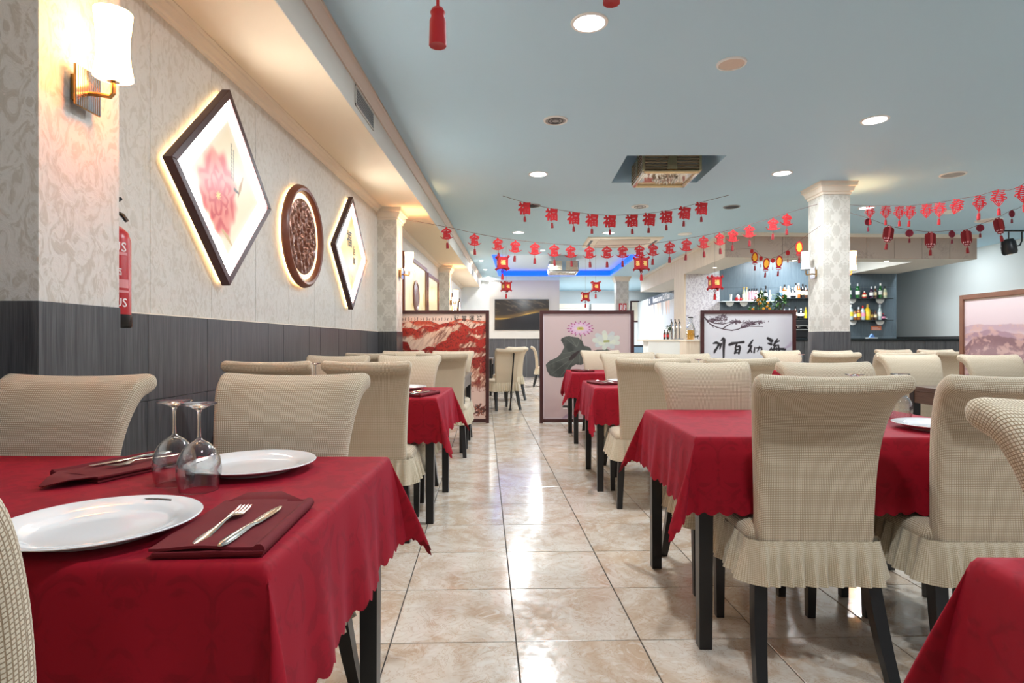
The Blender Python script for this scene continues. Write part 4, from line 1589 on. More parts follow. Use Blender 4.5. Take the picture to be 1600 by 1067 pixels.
t = thing('carved_medallion', 'round carved medallion with red brown ring between two glowing diamonds', 'wall ornament', (XL + 0.004, 4.73, 1.935))
R = 0.415
MB().lathe([(R - 0.065, 0.02), (R - 0.01, 0.02), (R, 0.035), (R - 0.008, 0.06), (R - 0.03, 0.075), (R - 0.05, 0.07), (R - 0.062, 0.05), (R - 0.065, 0.02)], 64, WL).build('ring_frame', 'carved', t, smooth=40)
MB().lathe([(0.0, 0.008), (R * 0.95, 0.008), (R * 0.95, 0.018), (0.0, 0.018)], 48, WL).build('led_strip', 'led_warm', t, smooth=0)
MB().lathe([(R - 0.115, 0.024), (R - 0.066, 0.024), (R - 0.066, 0.034), (R - 0.115, 0.034)], 64, WL).build('lit_band', glow('medallion_glow', (255, 222, 170), 1.6), t, smooth=0)
nr, na = 44, 160
V, F = [], []
rad = R - 0.11
for i in range(nr + 1):
    for k in range(na):
        r = rad * i / nr; a = 2 * PI * k / na
        x, y_ = r * math.cos(a), r * math.sin(a)
        hgt = 0.030 * float(fbm(np.array(x * 26 + 20), np.array(y_ * 26 + 20), 5, 3)) + 0.012 * math.sin(x * 60) * math.sin(y_ * 40 + x * 20)
        V.append(WL @ Vector((x, y_, 0.036 + hgt * (1 - (i / nr) ** 6))))
F = [(i * na + k, i * na + (k + 1) % na, (i + 1) * na + (k + 1) % na, (i + 1) * na + k) for i in range(nr) for k in range(na)]
mb = MB(); mb.add(V, F)
mb.build('carving', plain('bronze_carving', (128, 84, 66), 0.28, 0.75), t, smooth=180)


def wall_box(y0, y1, z0, z1, label, med=False):
    t = thing('light_box', label, 'picture', (XL + 0.004, (y0 + y1) / 2, (z0 + z1) / 2), 0, 'tall glowing wall panels')
    w, h, f = (y1 - y0), (z1 - z0), 0.06
    for a, b, c, d in ((-w / 2, -w / 2 + f, -h / 2, h / 2), (w / 2 - f, w / 2, -h / 2, h / 2), (-w / 2 + f, w / 2 - f, h / 2 - f, h / 2), (-w / 2 + f, w / 2 - f, -h / 2, -h / 2 + f)):
        mb = MB(); mb.prism([(a, c), (b, c), (b, d), (a, d)], 0, 0.07, WL); mb.build('frame_rail', 'carved', t, smooth=0)
    print_panel('glowing_panel', t, WL @ T(0, 0, 0.04), w - 2 * f, h - 2 * f, 60, 60, cream_panel, 'art_lit')
    if med:
        MB().lathe([(0.0, 0.045), (0.26, 0.045), (0.265, 0.062), (0.22, 0.075), (0.19, 0.062), (0.10, 0.078), (0.05, 0.065), (0.0, 0.075)], 40, WL).build('medallion', 'carved', t, smooth=30)


wall_box(8.75, 10.9, 1.25, 2.45, 'glowing cream panel with round medallion, behind the red mountain screen', True)
wall_box(11.05, 12.5, 1.25, 2.40, 'narrow glowing cream panel right of the medallion panel')
diamond_box(15.0, 1.75, yellow_panel, 'distant glowing diamond just above the red mountain screen, nearer of two')
diamond_box(16.8, 1.75, peony, 'distant glowing diamond just above the red mountain screen, farther of two')


# ================================================================== wall sconces
def sconce(x, y, z, rz, label, lit=True):
    t = thing('wall_sconce', label, 'wall lamp', (x, y, z), rz, 'tulip glass wall sconces')
    MB().box(0, 0.03, -0.035, 0.035, -0.045, 0.045).build('wall_block', 'brass', t, smooth=0, bevel=0.002)
    MB().box(0.030, 0.036, -0.06, 0.06, -0.07, 0.07).build('back_plate', 'brass', t, smooth=0)
    mb = MB()
    for k in range(12):
        mb.box(0.036, 0.039, -0.058 + k * 0.01, -0.052 + k * 0.01, -0.069, 0.069)
    mb.build('plate_ribs', 'chrome', t, smooth=0)
    MB().tube([(0.036, 0, -0.01), (0.08, 0, -0.015), (0.115, 0, -0.022), (0.125, 0, -0.01), (0.125, 0, 0.05)], 0.008, 8).build('arm', 'brass', t)
    MB().lathe([(0.0, 0.03), (0.02, 0.03), (0.02, 0.055), (0.012, 0.075), (0, 0.075)], 16, T(0.125, 0, 0)).build('lamp_holder', 'chrome', t)
    pr = [(0.062, 0.045), (0.060, 0.062), (0.053, 0.10), (0.0505, 0.15), (0.052, 0.20), (0.057, 0.245), (0.060, 0.275)]
    mb = MB(); mb.lathe(pr + [(r - 0.003, z_) for r, z_ in reversed(pr)] + [pr[0]], 32, T(0.125, 0, 0))
    mb.build('shade', 'lit_shade' if lit else 'off_shade', t, smooth=60)
    if lit:
        light('sconce_bulb', 'POINT', (0.125, 0, 0.15), SCONCE_W, WARM, t, 0.03)
    return t


sconce(-1.555, 2.04, 1.965, 0, 'lit tulip glass sconce on the nearest wallpapered pillar at top left')
sconce(-1.555, 7.55, 1.965, 0, 'lit glass sconce on the second left pillar above the red screen')
sconce(-1.555, 13.1, 1.965, 0, 'small distant lit sconce on the third left pillar')
sconce(3.80, 7.56, 1.965, PI, 'unlit white sconce on the left face of the wallpapered column', False)
sconce(4.13, 7.56, 1.965, 0, 'lit sconce on the right face of the wallpapered column')

# ================================================================== ceiling fittings
DL = [(921, 36), (1367, 190), (1222, 272), (841, 272), (1354, 326), (951, 364), (810, 363)]
hid = [(8.7, 12.4), (8.7, 9.0), (8.7, 5.4), (3.2, 3.67), (6.2, 4.4), (6.2, 7.6), (0.44, 0.6), (3.2, 0.6)]


def downlight(x, y, z, r, label, power, spot=False):
    t = thing('downlight', label, 'ceiling light', (x, y, z), 0, 'round recessed downlights')
    MB().lathe([(r * 0.82, -0.001), (r * 0.84, -0.008), (r, -0.006), (r * 1.02, 0.0), (r * 0.82, 0.0)], 32).build('trim_ring', 'white_pl', t)
    MB().lathe([(0, -0.004), (r * 0.82, -0.004), (r * 0.82, -0.002), (0, -0.002)], 32).build('diffuser', 'lit_spot' if spot else 'lit_white', t, smooth=0)
    light('downlight_lamp', 'AREA', (0, 0, -0.012), power, COOL if not spot else (1, 0.95, 0.88), t, r * 1.5)
    return t


names = ['round lit downlight nearest the camera at the top centre', 'round lit downlight in the blue ceiling right of the nearest one', 'lit downlight right of the crystal ceiling lamp', 'lit downlight left of the crystal ceiling lamp',
         'lit downlight just right of the wallpapered column top', 'lit downlight in front of the air conditioner cassette', 'lit downlight between the two red charm strings on the left']
for (px, py), nm in zip(DL, names):
    yy = (CEIL - CAM_H) * FPX / (534.5 - py)
    p = at(px, py, yy)
    downlight(p.x, p.y, CEIL, 0.115, nm, DOWN_W)
for i, (x, y) in enumerate(hid):
    light('unseen_room_lamp', 'AREA', (x, y, CEIL - 0.012), DOWN_W * (0.55 if x > 8 else 0.85), COOL, None, 0.18)  # unseen lamps without fittings, added to brighten the right wall and room
sm = [(752, 407, 'second'), (758, 421, 'third'), (763, 432, 'fourth'), (848, 391, 'single'), (1013, 431, 'right')]
for px, py, w in sm:
    yy = (CEIL - CAM_H) * FPX / (534.5 - py)
    p = at(px, py, yy)
    downlight(p.x, p.y, CEIL if w != 'single' else CEIL, 0.06, {'second': 'tiny spotlight by the soffit, nearest of three in a row', 'third': 'tiny spotlight by the soffit, middle of three in a row', 'fourth': 'tiny spotlight by the soffit, farthest of three in a row',
              'single': 'tiny bright spotlight between charms left of the far crystal lamp', 'right': 'tiny spotlight right of the blue lit tray'}[w], 9, True)
for x, y, nm in ((5.2, 11.15, 'tiny lit spotlight under the canopy front left of the column'), (7.0, 11.25, 'tiny lit spotlight under the canopy front right of the column'), (4.05, 12.2, 'tiny lit spotlight above the white tree papered bar wall'), (4.1, 15.2, 'tiny lit spotlight above the poster under the timber canopy')):
    downlight(x, y, ZB, 0.05, nm, 7, True)
light('bar_fill_light', 'AREA', (6.0, 12.4, 3.0), 110, COOL, None, 1.2)  # unseen lamp added to brighten the bar back wall
light('passage_fill_light', 'AREA', (2.9, 20.4, 3.0), 150, COOL, None, 1.0)  # unseen lamp added to brighten the passage beyond the back wall
light('back_room_fill_light', 'AREA', (0.6, 14.6, 3.0), 150, COOL, None, 0.5)  # added lamp without a fitting, brightens the back room


def disc(px, py, label, mat, r=0.10, grille=True, z=CEIL):
    yy = (z - CAM_H) * FPX / (534.5 - py)
    p = at(px, py, yy)
    t = thing('ceiling_speaker', label, 'ceiling speaker', (p.x, p.y, z), 0, 'round ceiling speakers and vents')
    MB().lathe([(r * 0.84, -0.002), (r * 0.86, -0.012), (r * 0.97, -0.010), (r, 0.0), (r * 0.84, 0.0)], 32).build('rim', 'white_pl' if mat != 'dark_pl' else 'grey_pl', t)
    mb = MB(); mb.lathe([(0, -0.007), (r * 0.3, -0.009), (r * 0.84, -0.006), (r * 0.84, -0.003), (0, -0.003)], 32)
    mb.build('grille', mat, t)
    if grille:
        for q in (0.35, 0.6):
            MB().disc_ring((0, 0, -0.010), r * q, r * 0.03, 24, 6).build('grille_ring', 'dark_pl', t)


disc(1143, 101, 'beige round speaker in the blue ceiling, nearest on the right', 'beige_pl', 0.105, False)
disc(868, 188, 'round ringed vent in the ceiling left of centre', 'grey_pl', 0.11)
disc(1489, 275, 'large grey round speaker at the right of the ceiling', 'grey_pl', 0.14, False)
disc(1143, 324, 'dark round speaker between the red charm string and the column', 'dark_pl', 0.12, False)
disc(1000, 323, 'white ringed vent just behind the upper charm string', 'white_pl', 0.13)
disc(832, 321, 'dark ringed vent behind the first charm of the upper string', 'dark_pl', 0.12)
disc(1070, 366, 'thin pale ceiling disc left of the timber canopy', 'white_pl', 0.13, False)
disc(1482, 333, 'flat white ceiling disc behind the coral charms', 'white_pl', 0.15, False)
disc(1545, 346, 'flat cream ceiling disc behind the dark lantern string', 'beige_pl', 0.19, False)

# crystal ceiling lamps
def crystal_lamp(x, y, z0, w, h, top, label, gold='gold', rod='smoked'):
    t = thing('crystal_ceiling_lamp', label, 'chandelier', (x, y, z0), 0, 'square crystal ceiling lamps')
    a = w / 2
    MB().box(-a * 0.82, a * 0.82, -a * 0.82, a * 0.82, h, top - z0).build('mounting_box', gold, t, smooth=0)
    for sx in (-1, 1):
        for sy in (-1, 1):
            MB().box(sx * a - 0.03 * (sx > 0), sx * a + 0.03 * (sx < 0), sy * a - 0.03 * (sy > 0), sy * a + 0.03 * (sy < 0), 0, h).build('corner_post', gold, t, smooth=0, bevel=0.006)
    n = 7
    for i in range(4):
        M = Matrix.Rotation(i * PI / 2, 4, 'Z')
        for k in range(n):
            zz = 0.035 + (h - 0.05) * k / (n - 1)
            mb = MB(); mb.tube([M @ Vector((-a + 0.03, -a + 0.015, zz)), M @ Vector((a - 0.03, -a + 0.015, zz))], 0.0115, 8)
            mb.build('rod', rod, t)
        mb = MB(); mb.box(-a + 0.03, a - 0.03, -a + 0.026, -a + 0.03, 0.02, h, M); mb.build('side_panel', 'crystal', t, smooth=0)
        mb = MB(); mb.box(-0.05, 0.05, -a + 0.001, -a + 0.014, 0.02, h, M); mb.build('clasp', gold, t, smooth=0)
        mb = MB(); mb.tube([M @ Vector((-a + 0.02, -a + 0.03, 0.0)), M @ Vector((a - 0.02, -a + 0.03, 0.0))], 0.024, 10)
        mb.build('bottom_tube', 'crystal' if i % 2 else gold, t)
    MB().box(-a + 0.05, a - 0.05, -a + 0.05, a - 0.05, 0.008, 0.014).build('bottom_panel', 'crystal', t, smooth=0)
    rr = random.Random(4)
    gem = MB(); gem.rings([[(0.018 * math.cos(q * PI / 3) * s, 0.018 * math.sin(q * PI / 3) * s, zz) for q in range(6)] for s, zz in ((0.15, -0.022), (1, 0), (0.15, 0.014))])
    gm = gem.data('crystal_drop', 'crystal', smooth=0)
    for k in range(34):
        r, q = 0.13 * math.sqrt(rr.random()) * w / 0.66, rr.random() * 6.28
        link('crystal_drop', gm, t, (r * math.cos(q) * 1.2, r * math.sin(q), -0.006 - 0.02 * rr.random()))
    return t


crystal_lamp(1.70, 6.87, 2.99, 0.66, 0.25, CEIL + 0.34, 'square gold and smoked crystal lamp in the blue ceiling recess, near one')
crystal_lamp(1.10, 14.9, 2.84, 0.74, 0.26, CEIL + 0.16, 'square crystal lamp far back under the blue lit tray', 'chrome', 'crystal')

# air conditioner cassette
t = thing('air_conditioner_cassette', 'cream ceiling air conditioner cassette with dark slots', 'air conditioner', (2.02, 11.7, CEIL))
a, b = 0.72, 0.56
mb = MB(); mb.rings([[(sx * (a - e_), sy * (b - e_), z) for sx, sy in ((-1, -1), (1, -1), (1, 1), (-1, 1))] for e_, z in ((0, 0), (0, -0.012), (0.03, -0.035))])
mb.build('panel', 'trim', t, smooth=0)
for x0, x1, y0, y1 in ((-0.48, 0.48, -0.50, -0.46), (-0.48, 0.48, 0.46, 0.50), (-0.65, -0.60, -0.36, 0.36), (0.60, 0.65, -0.36, 0.36)):
    MB().box(x0, x1, y0, y1, -0.037, -0.034).build('air_slot', 'dark_pl', t, smooth=0)
    MB().box(x0 + 0.01, x1 - 0.01, y0 + 0.025 if x1 - x0 > 0.5 else y0, y1 + 0.012 if x1 - x0 > 0.5 else y1, -0.044, -0.039).build('louvre', 'trim', t, smooth=0) if x1 - x0 > 0.5 else None
MB().box(-0.5, 0.5, -0.38, 0.38, -0.042, -0.034).build('intake_grille', 'beige_pl', t, smooth=0)

# vents in the soffit face
def vent(y, label, z=2.9):
    t = thing('air_vent', label, 'vent', (SOF_X + 0.006, y, z), 0, 'soffit air vents')
    mb = MB(); w, h = 0.27, 0.075
    mb.box(0, 0.008, -w, w, h - 0.012, h).box(0, 0.008, -w, w, -h, -h + 0.012).box(0, 0.008, -w, -w + 0.014, -h, h).box(0, 0.008, w - 0.014, w, -h, h)
    mb.build('frame', 'soffit_f', t, smooth=0)
    MB().box(0, 0.002, -w, w, -h, h).build('duct', 'dark_pl', t, smooth=0)
    for k in range(6):
        zz = -h + 0.022 + k * 0.0205
        MB().box(0.002, 0.007, -w + 0.014, w - 0.014, zz, zz + 0.008).build('slat', 'grey_pl', t, smooth=0)


vent(4.55, 'dark slatted air vent in the soffit face, nearest the camera')
vent(9.75, 'air vent in the soffit face behind the first tree shaped charm', 2.86)
vent(14.9, 'distant air vent near the far end of the soffit face', 2.86)

# television and back wall things
t = thing('television', 'large wall mounted television showing a dark scene with a gold ridge', 'television', (0, 17.93, 0))
p, q = at(773, 515.6, 17.88), at(857.8, 467.5, 17.88)
MB().box(p.x, q.x, -0.05, 0.0, p.z, q.z).build('casing', 'black_pl', t, smooth=0)
print_panel('display', t, T((p.x + q.x) / 2, -0.052, (p.z + q.z) / 2) @ RX, q.x - p.x - 0.02, q.z - p.z - 0.03, 150, 90, tv_image, 'art_tv')
t = thing('fire_sign', 'small red and white fire equipment sign on the far column', 'sign', (0, 17.9, 0))
p = at(973, 479.5, 17.88)
MB().box(p.x - 0.115, p.x + 0.115, -0.012, -0.007, p.z - 0.11, p.z + 0.11).build('plate', 'ext_red', t, smooth=0)
print_panel('pictogram', t, T(p.x, -0.0135, p.z) @ RX, 0.225, 0.215, 40, 40, fire_sign, 'art')
for i, (x0, x1, w) in enumerate(((1.5, 2.65, 'left'), (2.75, 4.2, 'right'))):
    t = thing('wall_cupboard', 'white panelled cupboard on the far back wall, %s one of two' % w, 'cupboard', ((x0 + x1) / 2, 22.9, 0))
    W = (x1 - x0) / 2
    MB().box(-W, W, -0.4, 0, 0.0, 2.55).build('body', 'white_wall', t, smooth=0)
    for s in (-1, 1):
        MB().box(s * W * 0.5 - W * 0.48, s * W * 0.5 + W * 0.48, -0.42, -0.4, 0.1, 2.35).build('door', 'white_pl', t, smooth=0, bevel=0.006)
    MB().box(-W, W, -0.45, -0.4, 2.38, 2.55).build('pelmet', 'trim', t, smooth=0)
t = thing('framed_picture', 'dark framed small picture on the white wall right of the far column', 'picture', (0, 22.89, 0))
p, q = at(985, 503, 22.85), at(999, 470, 22.85)
mb = MB()
mb.box(p.x, q.x, -0.04, 0, q.z - 0.05, q.z).box(p.x, q.x, -0.04, 0, p.z, p.z + 0.05).box(p.x, p.x + 0.05, -0.04, 0, p.z, q.z).box(q.x - 0.05, q.x, -0.04, 0, p.z, q.z)
mb.build('frame', 'mahogany', t, smooth=0)
MB().box(p.x + 0.05, q.x - 0.05, -0.02, 0, p.z + 0.05, q.z - 0.05).build('print', 'trim', t, smooth=0)

# poster on the side wall of the passage
WS = Matrix(((0, 0, -1, 0), (-1, 0, 0, 0), (0, 1, 0, 0), (0, 0, 0, 1)))   # print facing -x
t = thing('wall_poster', 'wide restaurant poster with grey heading on the white passage wall', 'poster', (4.598, 19.2, 2.1))
pp = print_panel('print', t, WS @ T(0, 0, 0.003), 3.5, 1.12, 140, 60, poster, 'art')
mb = MB(); mb.mesh(text_data('Restaurante Di Yuan', 0.27, 0, 0.004), WS @ T(0.1, 0.335, 0.006)); mb.mesh(text_data('福', 0.2, 0, 0.003), WS @ T(-1.55, 0.34, 0.006))
for k in range(4):
    mb.mesh(text_data('酒', 0.13, 0, 0.002), WS @ T(1.62, 0.42 - 0.16 * k, 0.006))
mb.build('lettering', 'label_w', pp, smooth=0)

# ================================================================== red festival decorations
ORD = ['first', 'second', 'third', 'fourth', 'fifth', 'sixth', 'seventh', 'eighth', 'ninth', 'tenth', 'eleventh', 'twelfth', 'thirteenth', 'fourteenth', 'fifteenth', 'sixteenth', 'seventeenth', 'eighteenth', 'nineteenth', 'twentieth', 'twenty-first']


def tassel(mb, z0, L, r, n=10, cord=0.05):
    mb.tube([(0, 0, z0), (0, 0, z0 - cord)], r * 0.22, 6)
    z = z0 - cord
    mb.lathe([(0, z), (r * 0.7, z - 0.002), (r * 0.95, z - r * 0.6), (r * 0.8, z - r * 1.1), (r, z - r * 1.6), (r * 1.08, z - L), (0, z - L + 0.002)][::-1], n)
    return mb


def glyph(mb, s, size, M, ex=0.006, off=0.0, warp=None):
    me = text_data(s, size, ex, off)
    pts = [Vector((v.co.x, v.co.y - 0.38 * size, v.co.z)) for v in me.vertices]
    if warp:
        pts = [warp(p) for p in pts]
    mb.add([M @ p for p in pts], [tuple(q.vertices) for q in me.polygons])


def parts_fu():
    mb = MB(); glyph(mb, '福', 0.172, T(0, 0, -0.082) @ RX @ Matrix.Rotation(-0.06, 4, 'Z'), 0.006, 0.0062)
    mb.tube([(0, 0, 0.004), (0, 0, -0.02)], 0.004, 6)
    a = mb.data('character', 'red_felt', smooth=0)
    b = tassel(MB(), -0.15, 0.072, 0.0175, cord=0.045).data('tassel', 'dark_red', smooth=40)
    return [('character', a), ('tassel', b)]


def parts_tree():
    mb = MB()
    roof = [(0, 0.075), (0.018, 0.052), (0.045, 0.042), (0.062, 0.018), (0.048, 0.004), (0.042, 0.026), (0.016, 0.032), (0, 0.048), (-0.016, 0.032), (-0.042, 0.026), (-0.048, 0.004), (-0.062, 0.018), (-0.045, 0.042), (-0.018, 0.052)]
    mb.prism(roof, -0.005, 0.005, T(0, 0, -0.075) @ RX)
    w = lambda p: Vector((p.x * (1.2 - 5.5 * p.y), p.y, p.z))
    glyph(mb, '寶', 0.094, T(0, 0, -0.088) @ RX, 0.005, 0.0014, w)
    boat = [(-0.082, -0.028), (-0.056, -0.048), (-0.02, -0.056), (0.02, -0.056), (0.056, -0.048), (0.084, -0.040), (0.056, -0.060), (0.02, -0.072), (-0.02, -0.072), (-0.056, -0.061)]
    mb.prism(boat[::-1], -0.005, 0.005, T(0, 0, -0.075) @ RX)
    mb.box(-0.005, 0.005, -0.004, 0.004, -0.142, -0.028)
    a = mb.data('character', 'red_felt', smooth=0)
    b = tassel(MB(), -0.146, 0.068, 0.0155, cord=0.038).data('tassel', 'dark_red', smooth=40)
    return [('character', a), ('tassel', b)]


def parts_knot(with_tassel=True):
    mb = MB()
    glyph(mb, '春', 0.108, T(0, 0, -0.052) @ RX, 0.0045, 0.0004)
    for s in (-1, 1):
        mb.disc_ring((s * 0.042, 0, -0.078), 0.0125, 0.0034, 16, 6, 'y')
        mb.tube([(s * 0.038, 0, -0.092), (s * 0.02, 0, -0.122), (0, 0, -0.145)], 0.0036, 6)
        mb.tube([(s * 0.020, 0, -0.100), (0, 0, -0.132)], 0.0034, 6)
    mb.box(-0.004, 0.004, -0.003, 0.003, -0.145, -0.09)
    a = mb.data('knot', 'coral', smooth=0)
    P = [('knot', a)]
    if with_tassel:
        P.append(('tassel', tassel(MB(), -0.143, 0.062, 0.013, cord=0.018).data('tassel', 'red_felt', smooth=40)))
    return P


def parts_lantern():
    """two crossed felt lantern shapes with a pale fretwork foot"""
    out = [(-0.022, 0.0), (0.022, 0.0), (0.026, -0.014), (0.050, -0.022), (0.060, -0.045), (0.061, -0.13), (0.054, -0.158), (0.034, -0.176), (0.034, -0.196), (-0.034, -0.196), (-0.034, -0.176), (-0.054, -0.158), (-0.061, -0.13), (-0.060, -0.045), (-0.050, -0.022), (-0.026, -0.014)]
    mb = MB()
    mb.prism(out[::-1], -0.003, 0.003, RX)
    mb.prism(out[::-1], -0.003, 0.003, Matrix.Rotation(PI / 2, 4, 'Z') @ RX)
    a = mb.data('lantern_body', 'dark_red', smooth=0)
    mb = MB()
    for M in (RX, Matrix.Rotation(PI / 2, 4, 'Z') @ RX):
        for k in range(-2, 3):
            x = k * 0.019
            mb.prism([(x - 0.006, -0.150), (x, -0.166 + 0.006 * (k % 2)), (x + 0.006, -0.150), (x, -0.142)], -0.0042, 0.0042, M)
        mb.prism([(-0.03, -0.184), (0.03, -0.184), (0.03, -0.178), (-0.03, -0.178)], -0.0042, 0.0042, M)
        mb.prism([(-0.012, -0.012), (0.012, -0.012), (0.016, -0.004), (-0.016, -0.004)], -0.0042, 0.0042, M)
    b = mb.data('fretwork', 'pink_w', smooth=0)
    c = tassel(MB(), -0.196, 0.07, 0.017, cord=0.022).data('tassel', 'dark_red', smooth=40)
    return [('lantern_body', a), ('fretwork', b), ('tassel', c)]


def parts_round():
    mb = MB()
    mb.disc_ring((0, 0, -0.045), 0.038, 0.006, 24, 6, 'y')
    mb.tube([(0, 0, 0), (0, 0, -0.008)], 0.004, 6)
    for k in (-1, 0, 1):
        mb.box(k * 0.016 - 0.0035, k * 0.016 + 0.0035, -0.003, 0.003, -0.078, -0.012)
    mb.box(-0.036, 0.036, -0.0025, 0.0025, -0.049, -0.041)
    a = mb.data('lattice_disc', 'plum', smooth=0)
    mb = MB(); mb.lathe([(0, -0.001), (0.033, -0.001), (0.033, 0.001), (0, 0.001)], 20, T(0, 0.001, -0.045) @ RX)
    b = mb.data('disc_backing', 'dark_red', smooth=0)
    c = tassel(MB(), -0.088, 0.05, 0.011, cord=0.02).data('tassel', 'plum', smooth=40)
    return [('lattice_disc', a), ('disc_backing', b), ('tassel', c)]


def oval(rx, rz, n=24):
    return [(rx * math.cos(2 * PI * k / n), rz * math.sin(2 * PI * k / n)) for k in range(n)]


def parts_gold_lantern():
    mb = MB(); mb.prism(oval(0.046, 0.084), -0.004, 0.004, T(0, 0, -0.086) @ RX)
    mb.box(-0.03, 0.03, -0.003, 0.003, -0.178, -0.160).box(-0.024, 0.024, -0.003, 0.003, -0.20, -0.192)
    for s in (-1, 1):
        mb.tube([(s * 0.028, 0, -0.162), (s * 0.036, 0, -0.18), (s * 0.022, 0, -0.196)], 0.004, 6)
    a = mb.data('lantern_body', 'red_felt', smooth=0)
    mb = MB(); mb.prism(oval(0.030, 0.060), -0.0055, 0.0055, T(0, 0, -0.086) @ RX)
    b = mb.data('gold_patch', 'yellow', smooth=0)
    mb = MB(); glyph(mb, '福', 0.078, T(0, 0, -0.086) @ RX, 0.0072, 0.0)
    c = mb.data('character', 'orange', smooth=0)
    d = tassel(MB(), -0.198, 0.075, 0.013, cord=0.02).data('tassel', 'dark_red', smooth=40)
    return [('lantern_body', a), ('gold_patch', b), ('character', c), ('tassel', d)]


def parts_seed():
    mb = MB(); mb.prism(oval(0.026, 0.036, 18), -0.003, 0.003, T(0, 0, -0.038) @ RX)
    a = mb.data('disc', 'red_felt', smooth=0)
    mb = MB(); mb.disc_ring((0, 0, -0.038), 0.013, 0.0036, 16, 6, 'y')
    b = mb.data('ring', 'dark_red', smooth=40)
    c = tassel(MB(), -0.074, 0.05, 0.006, cord=0.05).data('tassel', 'dark_red', smooth=40)
    return [('disc', a), ('ring', b), ('tassel', c)]


def parts_palace():
    P = []
    a = 0.072
    ear = [(-a, -0.06), (-a * 1.45, -0.085), (-a * 1.15, -0.112), (-a * 0.75, -0.088), (0, -0.080), (a * 0.75, -0.088), (a * 1.15, -0.112), (a * 1.45, -0.085), (a, -0.06),
           (a, 0.06), (a * 1.45, 0.085), (a * 1.15, 0.112), (a * 0.75, 0.088), (0, 0.080), (-a * 0.75, 0.088), (-a * 1.15, 0.112), (-a * 1.45, 0.085), (-a, 0.06)]
    for k in range(4):
        M = Matrix.Rotation(k * PI / 2 + 0.45, 4, 'Z') @ T(0, -a, -0.10) @ RX
        mb = MB(); mb.prism(ear, -0.003, 0.003, M)
        P.append(('side_panel', mb.data('side_panel', 'red_felt', smooth=0)))
        mb = MB(); glyph(mb, '福', 0.078, M, 0.0055, 0.0012)
        P.append(('character', mb.data('character', 'pale_yel', smooth=0)))
    mb = MB()
    mb.disc_ring((0, 0, -0.222), 0.017, 0.005, 16, 6, 'y'); mb.tube([(0, 0, -0.17), (0, 0, -0.205)], 0.004, 6)
    mb.ball((0, 0, -0.222), 0.008)
    P.append(('knot_ring', mb.data('knot_ring', 'dark_red', smooth=40)))
    P.append(('tassel', tassel(MB(), -0.238, 0.095, 0.02, cord=0.02).data('tassel', 'red_felt', smooth=40)))
    return P


PROTO = {}


def charm(kind, maker, name, loc, rz, label, cat, group, scale=1.0, tilt=0.0):
    if kind not in PROTO:
        PROTO[kind] = maker()
    t = thing(name, label, cat, loc, rz, group)
    t.rotation_euler = (0, tilt, rz)
    t.scale = (scale,) * 3
    for n_, me in PROTO[kind]:
        link(n_, me, t)
    return t


def strand(pts, r, label, group='garland cords'):
    mb = MB(); mb.tube(spline(pts, 6), r, 6)
    o = mb.build('garland_cord', 'cord')
    return tag(o, label, 'cord', group)


# upper string of character charms
Y_ = 8.0
fu = [(819, 325.6), (861.4, 335.4), (896, 340.8), (924.9, 344.3), (952.7, 345.8), (986.5, 344.9), (1014.5, 342.9), (1040.3, 339), (1069.7, 332.7), (1095.5, 325.6)]
tops = [at(x, y - 9.6, Y_) for x, y in fu]
l_, r_ = at(785.6, 307.5, Y_), at(1139, 304, Y_); l_.z = r_.z = CEIL
strand([l_] + tops + [r_], 0.003, 'thin dark cord carrying the upper row of red characters under the blue ceiling')
for i, p in enumerate(tops):
    charm('fu', parts_fu, 'character_charm', p, rnd.uniform(-0.25, 0.25), 'red fortune character charm, %s from the left on the upper string' % ORD[i], 'charm', 'red character charms on the upper string', 1.0, rnd.uniform(-0.06, 0.06))

# long lower string of tree shaped charms
Y_ = 7.62
tr = [(697, 363), (741, 372.8), (777.5, 379.6), (805.6, 383.5), (835.9, 387), (865.8, 389.7), (891.1, 391.5), (920.6, 392.6), (948.2, 392.4), (973.1, 391.5), (999, 390.6), (1020.7, 388.5), (1046.5, 385.3), (1073.2, 381.2), (1099, 376.7), (1124, 371.6), (1145.5, 366.6), (1170.8, 359.5), (1208.2, 348.8), (1229.6, 341.6)]
tops = [at(x, y - 8.6, Y_) for x, y in tr]
strand([Vector((-1.55, Y_, 2.69))] + tops + [Vector((3.80, Y_ - 0.1, 2.84))], 0.003, 'long thin cord of tree shaped charms from left pillar to column')
for i, p in enumerate(tops):
    charm('tree', parts_tree, 'treasure_charm', p, rnd.uniform(-0.3, 0.3), 'red tree shaped treasure charm, %s from the left on the long lower string' % ORD[i], 'charm', 'red tree shaped charms on the long string', 1.12, rnd.uniform(-0.08, 0.08))

# coral knot charms running towards the camera on the right
kn = [(1358.6, 330.7, 1), (1384.3, 330.7, 1), (1405, 331.6, 1), (1423, 331.6, 1), (1448.3, 328.9, 0), (1468.6, 327, 1), (1499, 322.5, 0), (1531.5, 317, 1), (1559.8, 309, 1), (1596.4, 302.6, 1)]
tops = []
for x, y, _ in kn:
    d = 4.17 * FPX / (x - 812)
    tops.append(at(x, y, d) + Vector((0, 0, 0.07)))
strand([Vector((4.13, 7.38, 2.80))] + tops + [Vector((4.2, 4.2, 2.62)), Vector((4.25, 3.4, CEIL))], 0.0025, 'thin pink cord of coral knot charms from the column towards the right')
for i, (p, k) in enumerate(zip(tops, kn)):
    charm('knot' + str(k[2]), (lambda q=k[2]: parts_knot(bool(q))), 'knot_charm', p, -0.35 + rnd.uniform(-0.2, 0.2), 'coral red knot charm right of the column, %s from the column%s' % (ORD[i], '' if k[2] else ', without tassel'), 'charm', 'coral knot charms on the right string', 1.0, 0.3 if i == 6 else rnd.uniform(-0.1, 0.1))

